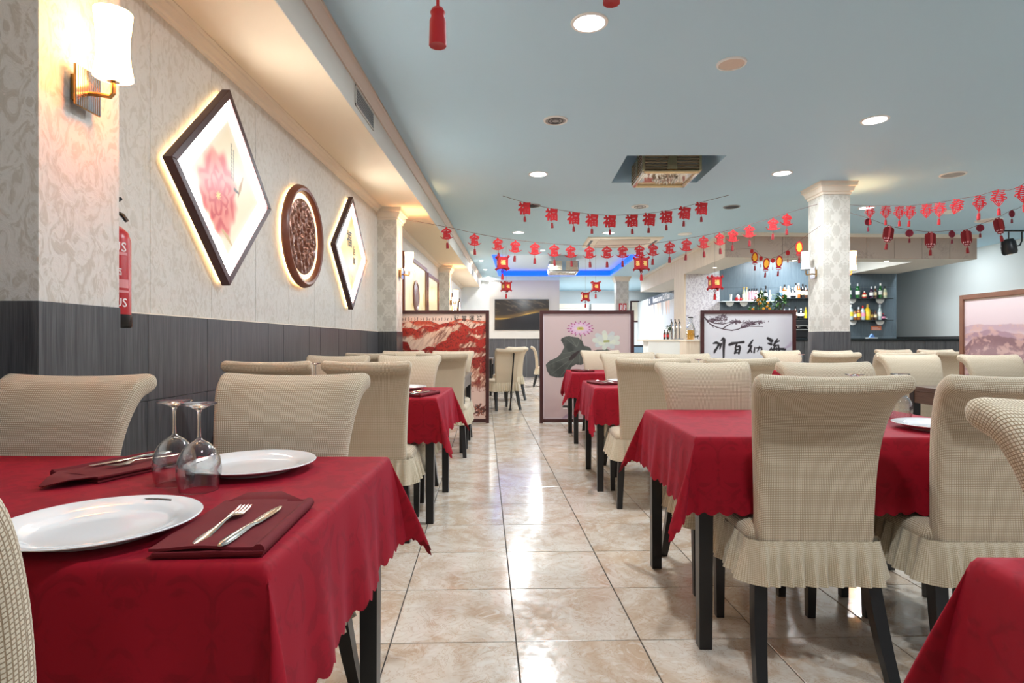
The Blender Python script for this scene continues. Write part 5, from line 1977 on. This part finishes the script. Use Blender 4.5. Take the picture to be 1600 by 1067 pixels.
# dark red lantern string
Y_ = 7.1
la = [(1356.4, 347, 0), (1389.8, 367, 1), (1420.9, 364.6, 0), (1453.6, 376, 1), (1487.3, 366, 0), (1508.8, 372.7, 1), (1531.5, 356.4, 0), (1558.3, 354.3, 1), (1581, 334, 0)]
tops = [at(x, y - (14 if k else 6), Y_) for x, y, k in la]
strand([Vector((4.13, 7.38, 2.70))] + tops + [at(1602, 318, Y_), at(1700, 240, Y_)], 0.0025, 'thin dark cord of dark red lanterns right of the column')
nl = nr_ = 0
for p, (x, y, k) in zip(tops, la):
    if k:
        charm('lan', parts_lantern, 'felt_lantern', p, rnd.uniform(-0.2, 0.2), 'dark red felt lantern right of the column, %s from the column' % ORD[nl], 'lantern', 'dark red felt lanterns on the right string', 1.0, [0.14, 0, -0.08, -0.2][nl]); nl += 1
    else:
        charm('rnd', parts_round, 'round_charm', p, rnd.uniform(-0.3, 0.3), 'small round plum lattice charm among dark lanterns, %s from the column' % ORD[nr_], 'charm', 'round lattice charms on the right string', 1.0); nr_ += 1

# gold and red lantern string left of the column
gl = [(1174.7, 393.3, 0), (1179.7, 405, 1), (1189, 404.5, 0), (1198.4, 415, 1), (1207.5, 408, 0), (1218.5, 412, 1), (1231, 396, 0), (1248.8, 390, 1)]
tops = []
for x, y, k in gl:
    d = 3.72 * FPX / (x - 812)
    tops.append(at(x, y, d) + Vector((0, 0, 0.115 if k else 0.045)))
tops_s = sorted(tops, key=lambda p: -p.y)
strand([Vector((3.72, 10.68, 2.75))] + [tops_s[0], tops_s[2], tops_s[4], tops_s[6], tops_s[-1]] + [Vector((3.79, 7.42, 2.55))], 0.0025, 'thin cord of gold lanterns between the canopy corner and the column')
nl = nr_ = 0
for p, (x, y, k) in zip(tops, gl):
    if k:
        charm('gol', parts_gold_lantern, 'gold_lantern', p, -0.4 + rnd.uniform(-0.2, 0.2), 'red lantern with yellow character left of the column, %s from the left' % ORD[nl], 'lantern', 'red and yellow lanterns left of the column', 1.0, rnd.uniform(-0.08, 0.12)); nl += 1
    else:
        charm('see', parts_seed, 'round_charm', p, -0.3, 'tiny red oval charm among yellow lanterns, %s from the left' % ORD[nr_], 'charm', 'tiny red oval charms left of the column'); nr_ += 1

# hanging palace lanterns
for px, py, d, lab in ((785, 411, 7.64, 'red square hanging lantern left, upper one above the television corner'), (791, 447.6, 12.2, 'red square hanging lantern left, lower one over the television corner'), (1002, 412, 7.64, 'red square hanging lantern below the charm string left of the timber canopy'),
                       (930.8, 447.6, 12.4, 'small red square hanging lantern above the lotus screen, right of a paler one'), (914.7, 463.6, 13.4, 'pale small red square hanging lantern lowest above the lotus screen'), (1116.9, 442, 7.64, 'red square hanging lantern before the white tree papered bar wall')):
    k_ = 0.87 if d < 9 else 1.0
    p = at(px, py, d) + Vector((0, 0, 0.10 * k_))
    t = charm('pal', parts_palace, 'palace_lantern', p, rnd.uniform(-0.5, 0.2), lab, 'lantern', 'square red palace lanterns', k_)
    zt = (CEIL + 0.16 if (TRAY[0] < p.x < TRAY[1] and p.y > TRAY[2]) else CEIL) - p.z
    if d < 9:
        zt = (at(px, {785: 371.5, 1002: 381.5}.get(px, 365), 7.62).z - p.z) / k_
    mb = MB(); mb.tube([(0, 0, -0.17), (0, 0, zt)], 0.0016, 6)
    mb.build('hanging_cord', 'cord', t)

# big charms close to the camera, cut by the top of the picture
for px, py, d, lab in ((684, 72, 2.35, 'large red knot charm with tassel cut by the top picture edge'), (955.5, 5, 2.35, 'red charm of which only the tip shows at the top edge')):
    p = at(px, py, d) + Vector((0, 0, 0.223 * 2.5))
    charm('big', lambda: parts_knot(True), 'knot_charm', p, 0.1, lab, 'charm', 'large charms near the camera', 2.5)
    PROTO.pop('big')
bp = [at(684, 72, 2.35) + Vector((0, 0, 0.5575)), at(955.5, 5, 2.35) + Vector((0, 0, 0.5575))]
for o in bpy.data.objects:
    if o.name.startswith('knot_charm') and o.scale[0] > 2:
        for c in o.children:
            if c.name.startswith('knot'):
                c.data.materials[0] = MT['red_felt']
strand([Vector((-1.217, 2.3, 3.0)), bp[0], bp[1], Vector((2.6, 2.4, CEIL))], 0.003, 'cord of the large charms above the top picture edge')

# ================================================================== bar
t = thing('bar_counter', 'long dark bar counter behind the column and white chairs', 'bar', (6.2, 11.55, 0))
MB().box(-2.3, 2.3, -0.28, 0.28, 0, 1.11).build('body', 'dado', t, smooth=0)
for k in range(12):
    MB().box(-2.3 + k * 0.3833 + 0.003, -2.3 + (k + 1) * 0.3833 - 0.003, -0.295, -0.28, 0.08, 1.10).build('front_panel', 'dado', t, smooth=0)
MB().box(-2.34, 2.34, -0.34, 0.32, 1.11, 1.15).build('worktop', plain('black_polished_worktop', (30, 36, 38), 0.1), t, smooth=0, bevel=0.004)
t = thing('timber_counter', 'short timber bar end with pale top under the juice jar', 'bar', (3.62, 12.0, 0))
MB().box(-0.28, 0.28, -0.25, 0.25, 0, 1.10).build('body', 'pine', t, smooth=0)
MB().box(-0.30, 0.30, -0.28, 0.28, 1.10, 1.13).build('worktop', 'trim', t, smooth=0)
t = thing('white_counter', 'white service counter with beer taps left of the timber post', 'counter', (3.27, 13.25, 0))
MB().box(-0.42, 0.44, -0.25, 0.3, 0, 1.10).build('body', 'white_pl', t, smooth=0)
MB().box(-0.55, 0.45, -0.27, 0.32, 1.10, 1.14).build('worktop', 'trim', t, smooth=0, bevel=0.003)
t = thing('display_freezer', 'white chest with slanted dark edged glass left of the white counter', 'freezer', (3.1, 15.2, 0))
MB().box(-0.35, 0.35, -0.4, 0.4, 0, 0.75).build('body', 'white_pl', t, smooth=0)
mb = MB(); mb.prism([(-0.4, 0.75), (0.4, 0.75), (0.4, 1.0), (-0.4, 0.82)], -0.35, 0.35, Matrix.Rotation(PI / 2, 4, 'Z') @ RX)
mb.build('glass_lid', plain('dark_blue_glass', (120, 146, 168), 0.08), t, smooth=0)
for z in (0.75, 0.98):
    MB().box(-0.37, 0.37, -0.42, -0.38, z - 0.02, z + 0.02).build('edge_trim', 'black_pl', t, smooth=0)

# beer taps
t = thing('beer_tap_tower', 'chrome beer tap tower with three columns on the white counter', 'beer taps', (3.50, 13.12, 1.14))
for k in range(3):
    x = -0.10 + 0.085 * k
    mb = MB(); mb.lathe([(0.03, 0), (0.03, 0.015), (0.018, 0.03), (0.018, 0.33), (0.026, 0.35), (0.026, 0.385), (0.0, 0.40)], 14, T(x, 0, 0)); c_ = mb.build('column', 'chrome', t)
    MB().tube([(x, 0, 0.30), (x, -0.05, 0.31), (x, -0.075, 0.28), (x, -0.08, 0.24)], 0.009, 8).build('spout', 'chrome', c_)
    MB().tube([(x - 0.01, -0.03, 0.36), (x - 0.03, -0.05, 0.45)], [0.008, 0.014], 8).build('handle', 'black_pl', c_)
MB().box(-0.16, 0.12, -0.14, 0.05, 0, 0.012).build('drip_tray', 'chrome', t, smooth=0)

# bottle shapes
BP = {'wine': [(0, 0), (0.037, 0), (0.038, 0.01), (0.038, 0.18), (0.034, 0.205), (0.018, 0.235), (0.0145, 0.25), (0.0145, 0.29), (0, 0.29)],
      'liquor': [(0, 0), (0.040, 0), (0.042, 0.01), (0.042, 0.155), (0.036, 0.185), (0.018, 0.21), (0.0145, 0.225), (0.0145, 0.265), (0, 0.265)],
      'tall': [(0, 0), (0.034, 0), (0.035, 0.01), (0.035, 0.17), (0.030, 0.20), (0.016, 0.245), (0.0135, 0.27), (0.0135, 0.31), (0, 0.31)],
      'squat': [(0, 0), (0.048, 0), (0.056, 0.03), (0.058, 0.07), (0.048, 0.115), (0.022, 0.145), (0.016, 0.155), (0.016, 0.175), (0, 0.175)]}
BC = {'green': (22, 92, 40), 'dark': (22, 22, 26), 'amber': (150, 88, 36), 'clear': (176, 190, 190), 'yellow': (226, 188, 30), 'brown': (74, 44, 28), 'purple': (58, 24, 52), 'rose': (206, 152, 160), 'pale': (190, 196, 164), 'olive': (92, 104, 56), 'red': (176, 50, 40)}
for k_, c_ in list(BC.items()):
    MT['b_' + k_] = plain('bottle_' + k_, c_, 0.08, Coat_Weight=0.6)
LC = {'white': (232, 230, 224), 'yellow': (240, 206, 60), 'black': (28, 26, 28), 'pink': (236, 150, 176), 'red': (196, 34, 34), 'gold': (196, 160, 80), 'cream': (232, 216, 176), 'blue': (90, 130, 190), 'silver': (196, 200, 204)}
for k_, c_ in LC.items():
    MT['l_' + k_] = plain('label_' + k_, c_, 0.45)
_bt = {}


def bottle(x, y, z, shape, c, lab, cap, label, group, s=1.0):
    key = (shape, c, lab, cap)
    if key not in _bt:
        pr = BP[shape]
        H = pr[-1][1]; R_ = max(r for r, _ in pr)
        body = MB().lathe(pr, 16).data('glass_body', 'b_' + c, smooth=40)
        z0, z1 = 0.25 * H, 0.52 * H
        lb = MB().lathe([(R_ - 0.002, z0), (R_ + 0.0012, z0), (R_ + 0.0012, z1), (R_ - 0.002, z1)], 16).data('paper_label', 'l_' + lab, smooth=40)
        cp = MB().lathe([(0.0, H - 0.045), (0.0165, H - 0.045), (0.0165, H + 0.004), (0.0, H + 0.004)], 12).data('cap', 'l_' + cap, smooth=40)
        _bt[key] = [('glass_body', body), ('paper_label', lb), ('cap', cp)]
    t = thing('bottle', label, 'bottle', (x, y, z), rnd.uniform(0, 6), group)
    t.scale = (s, s, s)
    for n_, me in _bt[key]:
        link(n_, me, t)
    return t


SY = 13.24


def shelf(px0, px1, py, mat, label, br=()):
    a_, b_ = at(px0, py, SY), at(px1, py, SY)
    t = thing('bar_shelf', label, 'shelf', ((a_.x + b_.x) / 2, 13.386, a_.z), 0, 'glass bar shelves')
    w = (b_.x - a_.x) / 2
    MB().box(-w, w, -0.24, 0, -0.016, 0).build('board', mat, t, smooth=0)
    for bx in br:
        q = at(bx, py, SY).x - (a_.x + b_.x) / 2
        mb = MB(); mb.prism([(0.09 * math.cos(PI + PI * k / 10), 0.10 * math.sin(PI + PI * k / 10)) for k in range(11)], -0.012, 0.012, T(q, -0.12, -0.016) @ Matrix.Rotation(0, 4, 'Z') @ RX)
        mb.build('bracket', 'white_pl', t, smooth=0)
    return a_.z


MT['shelf_dark'] = plain('smoked_glass_shelf', (26, 34, 36), 0.12)
MT['shelf_white'] = plain('frosted_glass_shelf', (214, 228, 232), 0.2)
zA = shelf(1126, 1211, 470.5, 'shelf_white', 'frosted white shelf at the left of the bar wall', (1141, 1163))
zB = shelf(1215, 1320, 466, 'shelf_dark', 'dark glass upper shelf left of the column', ())
zB2 = shelf(1205, 1320, 497.5, 'shelf_dark', 'dark glass lower shelf left of the column', ())
zC = shelf(1326, 1392, 466.3, 'shelf_dark', 'dark glass upper shelf right of the column', (1332, 1376))
zC2 = shelf(1328, 1392, 500, 'shelf_dark', 'dark glass lower shelf right of the column', (1333, 1376))
zD = shelf(1205, 1320, 527, 'shelf_dark', 'lowest dark shelf left of the column carrying the coffee machine', ())


def row(items, py, z, shelfname, group):
    for i, (px, shape, c, lab, cap, s) in enumerate(items):
        x = at(px, py, SY).x
        bottle(x, SY + 0.02, z, shape, c, lab, cap, '%s bottle, %s label, %s from left on the %s' % (c, lab, ORD[i], shelfname), group, s)


row([(1162.5, 'tall', 'pale', 'white', 'gold', 1.0), (1167, 'tall', 'pale', 'cream', 'gold', 1.0), (1171.5, 'wine', 'rose', 'pink', 'black', 0.95), (1175.5, 'wine', 'rose', 'pink', 'black', 0.97), (1179, 'wine', 'rose', 'pink', 'black', 0.97), (1183, 'wine', 'rose', 'white', 'black', 0.97), (1190, 'wine', 'olive', 'white', 'black', 1.0), (1197, 'tall', 'dark', 'silver', 'black', 1.1), (1203.5, 'tall', 'clear', 'white', 'silver', 0.8)], 470, zA, 'frosted bar shelf', 'bottles on the frosted shelf')
row([(1220, 'tall', 'clear', 'blue', 'silver', 0.85), (1226.5, 'liquor', 'amber', 'white', 'black', 1.15), (1232.5, 'liquor', 'clear', 'white', 'silver', 1.05), (1239, 'squat', 'dark', 'white', 'silver', 1.35), (1244, 'tall', 'clear', 'cream', 'black', 1.1), (1248.5, 'tall', 'amber', 'cream', 'silver', 1.1), (1255, 'wine', 'dark', 'cream', 'black', 1.1), (1259.5, 'liquor', 'brown', 'cream', 'black', 1.1)], 466, zB, 'upper shelf left of the column', 'bottles on the upper shelf left of the column')
row([(1226, 'liquor', 'clear', 'cream', 'silver', 0.8), (1234, 'liquor', 'clear', 'gold', 'silver', 0.85), (1243.5, 'liquor', 'brown', 'white', 'black', 1.0), (1252, 'squat', 'dark', 'white', 'silver', 1.25), (1259.5, 'tall', 'yellow', 'yellow', 'gold', 0.8)], 497, zB2, 'lower shelf left of the column', 'bottles on the lower shelf left of the column')
row([(1328.5, 'tall', 'green', 'white', 'white', 1.12), (1341, 'wine', 'green', 'white', 'silver', 1.15), (1351.5, 'squat', 'red', 'cream', 'white', 0.9), (1362.5, 'liquor', 'purple', 'white', 'silver', 1.0), (1368.5, 'tall', 'brown', 'cream', 'white', 0.88), (1376.5, 'tall', 'green', 'white', 'white', 1.1), (1383.5, 'liquor', 'pale', 'cream', 'black', 1.02)], 466, zC, 'upper shelf right of the column', 'bottles on the upper shelf right of the column')
row([(1330, 'liquor', 'clear', 'yellow', 'white', 1.3), (1336.5, 'liquor', 'amber', 'white', 'black', 0.95), (1342.5, 'liquor', 'amber', 'yellow', 'silver', 1.1), (1349, 'liquor', 'clear', 'pink', 'red', 1.2), (1356.3, 'liquor', 'yellow', 'yellow', 'gold', 1.32), (1362.8, 'liquor', 'brown', 'gold', 'black', 0.88), (1368.5, 'liquor', 'brown', 'cream', 'black', 0.88), (1375.5, 'tall', 'clear', 'white', 'silver', 1.12), (1380.5, 'squat', 'purple', 'pink', 'red', 0.85), (1384.5, 'squat', 'dark', 'silver', 'black', 0.55)], 500, zC2, 'lower shelf right of the column', 'bottles on the lower shelf right of the column')
bottle(3.22, 13.05, 1.14, 'wine', 'brown', 'red', 'black', 'small brown bottle on the white counter, left of two', 'two brown bottles on the white counter', 0.72)
bottle(3.29, 13.05, 1.14, 'wine', 'brown', 'red', 'black', 'small brown bottle on the white counter, right of two', 'two brown bottles on the white counter', 0.72)

# white and red figurine, small white cup
p = at(1153, 470, SY)
t = thing('figurine', 'small white and red seated figurine on the frosted bar shelf', 'figurine', (p.x, SY, zA))
MB().ball((0, 0, 0.045), 0.06, 14, 8, (1, 0.8, 0.8)).build('body', 'label_w', t)
MB().ball((0.0, 0, 0.105), 0.042, 12, 8).build('head', 'label_w', t)
MB().ball((-0.035, -0.02, 0.04), 0.045, 12, 8).ball((0.045, -0.02, 0.04), 0.04, 12, 8).build('red_bib', 'ext_red', t)
p = at(1142, 470, SY)
tag(link('cup', MB().lathe([(0, 0), (0.022, 0), (0.026, 0.08), (0.03, 0.15), (0.026, 0.15), (0.02, 0.01), (0, 0.01)], 16).data('cup', 'white_pl'), None, (p.x, SY, zA)), 'narrow white cup on the left end of the frosted bar shelf', 'cup')

# coffee machine
p = at(1251, 527, 13.2)
t = thing('coffee_machine', 'black coffee machine with steel bands between calligraphy screen and column', 'coffee machine', (p.x, 13.2, zD))
MB().box(-0.20, 0.20, -0.16, 0.14, 0, 0.16).build('base', 'black_pl', t, smooth=0, bevel=0.008)
MB().box(-0.20, 0.20, -0.06, 0.14, 0.16, 0.25).build('back', 'black_pl', t, smooth=0)
MB().box(-0.20, 0.20, -0.18, 0.14, 0.25, 0.38).build('head', 'black_pl', t, smooth=0, bevel=0.008)
for z in (0.165, 0.25):
    MB().box(-0.205, 0.205, -0.19, -0.15, z - 0.008, z + 0.008).build('steel_band', 'steel', t, smooth=0)
for x in (-0.1, 0.1):
    MB().lathe([(0.03, 0.20), (0.035, 0.21), (0.035, 0.245), (0.0, 0.25)], 14, T(x, -0.12, 0)).build('group_head', 'chrome', t)


# plants
def leafy(x, y, z, label, h, r, n, fruit=0, narrow=False):
    t = thing('potted_plant', label, 'plant', (x, y, z))
    MB().lathe([(0, 0), (0.075, 0), (0.10, 0.16), (0.11, 0.17), (0.10, 0.18), (0.085, 0.16), (0, 0.155)], 20).build('pot', 'white_pl', t)
    rr = random.Random(n)
    st = MB()
    for k in range(7):
        a = rr.uniform(0, 6.28)
        st.tube([(0, 0, 0.15), (0.3 * r * math.cos(a), 0.3 * r * math.sin(a), 0.15 + 0.45 * h), (0.7 * r * math.cos(a), 0.7 * r * math.sin(a), 0.15 + 0.8 * h)], 0.006, 6)
    st.build('stem', 'brown_stem', t)
    lf = MB()
    for k in range(n):
        a, u = rr.uniform(0, 6.28), rr.random()
        q = r * math.sqrt(rr.random()) * (math.sin(PI * (0.15 + 0.8 * u)) if not narrow else 0.5 + 0.5 * u)
        c = Vector((q * math.cos(a), q * math.sin(a), 0.22 + h * u))
        L = rr.uniform(0.05, 0.09) * (1.6 if narrow else 1)
        M = T(*c) @ Matrix.Rotation(rr.uniform(0, 6.28), 4, 'Z') @ Matrix.Rotation(rr.uniform(-1.0, 0.5), 4, 'X')
        lf.add([(0, 0, 0), (-0.3 * L, 0.45 * L, 0.06 * L), (0, 0.5 * L, -0.04 * L), (0.3 * L, 0.45 * L, 0.06 * L), (0, L, 0)], [(0, 2, 1), (0, 3, 2), (1, 2, 4), (2, 3, 4)], M)
    o = lf.build('foliage', 'green', t, smooth=0)
    o['kind'] = 'stuff'
    if fruit:
        fd = MB().ball((0, 0, 0), 0.026, 12, 8).data('fruit', 'orange')
        for k in range(fruit):
            a, u = rr.uniform(PI, 2 * PI), rr.random()
            q = r * (0.9 * math.sin(PI * (0.15 + 0.8 * u)))
            link('fruit', fd, t, (q * math.cos(a), q * math.sin(a), 0.2 + h * u * 0.85))


MT['brown_stem'] = plain('brown_stem', (84, 62, 40), 0.8)
leafy(4.72, 11.5, 1.15, 'kumquat bush with yellow orange fruit behind the calligraphy screen', 0.68, 0.26, 420, 26)
leafy(5.08, 11.5, 1.15, 'tall leafy green plant right of the kumquat bush', 0.66, 0.13, 70, 0, True)
leafy(3.42, 13.36, 1.14, 'small green plant behind the beer taps', 0.12, 0.07, 40)

# juice jar
t = thing('juice_dispenser', 'tall glass jar of orange juice with dark lid on the bar end', 'drink dispenser', (3.53 + 0.0, 12.05, 1.13))
t.location = (at(1079, 528, 12.0).x, 12.0, 1.13)
MB().lathe([(0, 0.0), (0.075, 0.0), (0.085, 0.02), (0.085, 0.19), (0.0, 0.19)], 24).build('juice', 'juice', t)
pr = [(0.078, -0.0), (0.09, 0.02), (0.09, 0.22), (0.06, 0.30), (0.035, 0.36), (0.035, 0.44)]
MB().lathe([(0, 0)] + pr + [(r - 0.003, z) for r, z in reversed(pr[1:])] + [(0, 0.004)], 24).build('glass_jar', 'thin_glass', t)
MB().lathe([(0, 0.44), (0.05, 0.44), (0.05, 0.465), (0, 0.47)], 20).build('lid', 'black_pl', t)
MB().tube([(0.09, 0, 0.06), (0.14, -0.02, 0.06), (0.14, -0.02, 0.02)], 0.011, 8).box(0.12, 0.16, -0.03, -0.01, 0.06, 0.09).build('tap', 'black_pl', t)

# orange notice and tissue pack
p = at(1369, 512.5, 13.38)
t = thing('notice_board', 'small orange notice on the dark bar wall below the bottles', 'sign', (p.x, 13.386, p.z))
MB().box(-0.115, 0.115, -0.01, 0, -0.05, 0.05).build('board', plain('orange_card', (226, 130, 92), 0.5), t, smooth=0)
MB().box(-0.09, 0.09, -0.012, -0.0095, -0.028, -0.018).box(-0.09, 0.04, -0.012, -0.0095, 0.0, 0.01).build('printed_lines', 'label_w', t, smooth=0)
p = at(1362, 528, 11.5)
t = thing('napkin_holder', 'small white and blue napkin holder on the dark bar counter', 'napkin holder', (p.x, 11.5, 1.15))
MB().box(-0.09, 0.09, -0.05, 0.05, 0, 0.02).build('tray', 'white_pl', t, smooth=0)
mb = MB(); mb.prism([(-0.05, 0.02), (0.05, 0.02), (0.0, 0.09)], -0.03, 0.03, RX); mb.build('folded_paper', 'l_blue', t, smooth=0)

# stage light hanging from the ceiling at the right
p = at(1576, 385, 10.6)
t = thing('stage_spotlight', 'black spotlight on a ceiling bracket at the right edge', 'spotlight', (p.x, 10.6, p.z))
MB().lathe([(0, -0.14), (0.10, -0.14), (0.115, -0.10), (0.115, 0.06), (0.085, 0.13), (0, 0.14)], 20, Matrix.Rotation(-0.2, 4, 'Y')).build('housing', 'black_pl', t)
MB().lathe([(0, -0.150), (0.085, -0.150), (0.09, -0.138), (0, -0.138)], 20, Matrix.Rotation(-0.2, 4, 'Y')).build('lens', 'steel', t)
MB().tube([(0.11, 0, 0.0), (0.20, 0, 0.02), (0.235, 0, 0.10), (0.235, 0, CEIL - p.z)], 0.012, 8).build('bracket', 'black_pl', t)
MB().tube([(0, 0, 0.12), (0, 0, CEIL - p.z)], 0.010, 8).box(-0.12, 0.34, -0.03, 0.03, CEIL - p.z - 0.02, CEIL - p.z).build('mounting_bar', 'black_pl', t)

# dark slim stick leaning by the far chair
t = thing('walking_stick', 'thin dark stick standing beside the chair in the screen gap', 'stick', (0, 0, 0))
a_, b_ = at(797, 631, 9.25), at(803, 548, 9.25)
t.location = (a_.x, 9.25, 0)
d_ = b_ - a_
MB().tube([(0, 0, 0.02), (d_.x * 0.5, 0, 0.45), (d_.x, 0, 0.90), (d_.x - 0.02, 0, 0.96), (d_.x - 0.06, 0, 0.965)], 0.012, 8).build('shaft', 'black_wood', t)
MB().lathe([(0, 0), (0.026, 0), (0.022, 0.03), (0, 0.035)], 12).build('rubber_foot', 'black_pl', t)

# fire extinguisher behind the first pillar
t = thing('fire_extinguisher', 'red fire extinguisher with white lettering hanging behind the first pillar', 'fire extinguisher', (-1.714, 2.425, 1.14))
MB().lathe([(0, 0), (0.074, 0.0), (0.079, 0.006), (0.079, 0.055), (0.0, 0.055)], 32).build('base_cap', 'black_pl', t, smooth=40)
MB().lathe([(0, 0.055), (0.0755, 0.055), (0.0755, 0.365), (0.066, 0.40), (0.04, 0.425), (0.02, 0.435), (0, 0.435)], 40).build('cylinder_body', 'ext_red', t, smooth=40)
MB().lathe([(0, 0.43), (0.022, 0.43), (0.022, 0.47), (0.012, 0.48), (0, 0.48)], 16).build('valve', 'brass', t)
MB().tube([(0.0, 0.0, 0.475), (0.02, 0.015, 0.485), (0.04, 0.02, 0.475), (0.055, 0.025, 0.45)], 0.009, 8).build('lower_lever', 'black_pl', t)
MB().tube([(-0.01, 0.01, 0.49), (0.03, -0.015, 0.522), (0.075, -0.045, 0.528)], 0.008, 8).build('upper_lever', 'black_pl', t)
MB().tube([(0.0, -0.02, 0.455), (0.0, -0.06, 0.445), (-0.01, -0.088, 0.40), (-0.01, -0.086, 0.3), (-0.015, -0.084, 0.12)], 0.009, 8).build('hose', 'black_pl', t)
MB().box(-0.088, -0.07, -0.03, 0.03, 0.25, 0.42).build('wall_hook', 'chrome', t, smooth=0)


def wrap(mb, s, size, ang, z, rot=0.0, r=0.0763):
    me = text_data(s, size, 0.0, 0.0005)
    R_ = Matrix.Rotation(rot, 3, 'Z')
    v = []
    for q in me.vertices:
        c = R_ @ Vector((q.co.x, q.co.y - 0.36 * size, 0))
        a = ang + c.x / r
        v.append((r * math.cos(a), r * math.sin(a), z + c.y))
    mb.add(v, [tuple(p.vertices) for p in me.polygons])


fa = -0.75
for word, sz, da, z, rot in (('YUS', 0.055, 0.0, 0.335, 0), ('BF', 0.04, 0.15, 0.235, PI / 2), ('YUS', 0.05, 0.1, 0.105, 0)):
    mb = MB(); wrap(mb, word, sz, fa + da, z, rot)
    o = mb.build('lettering', 'label_w', t, smooth=0)
MT['pale_print'] = plain('pale_red_print', (214, 138, 140), 0.4)
for z0, z1, a0, a1 in ((0.300, 0.312, -0.6, 0.7), (0.275, 0.29, -0.6, 0.2), (0.165, 0.20, -0.1, 0.8), (0.145, 0.155, -0.6, 0.8), (0.25, 0.258, -0.6, 0.0)):
    mb = MB()
    n = 10
    v = []
    for k in range(n + 1):
        a = fa + a0 + (a1 - a0) * k / n
        v += [(0.0762 * math.cos(a), 0.0762 * math.sin(a), z0), (0.0762 * math.cos(a), 0.0762 * math.sin(a), z1)]
    mb.add(v, [(2 * k, 2 * k + 2, 2 * k + 3, 2 * k + 1) for k in range(n)])
    mb.build('printed_block', 'pale_print', t, smooth=0)
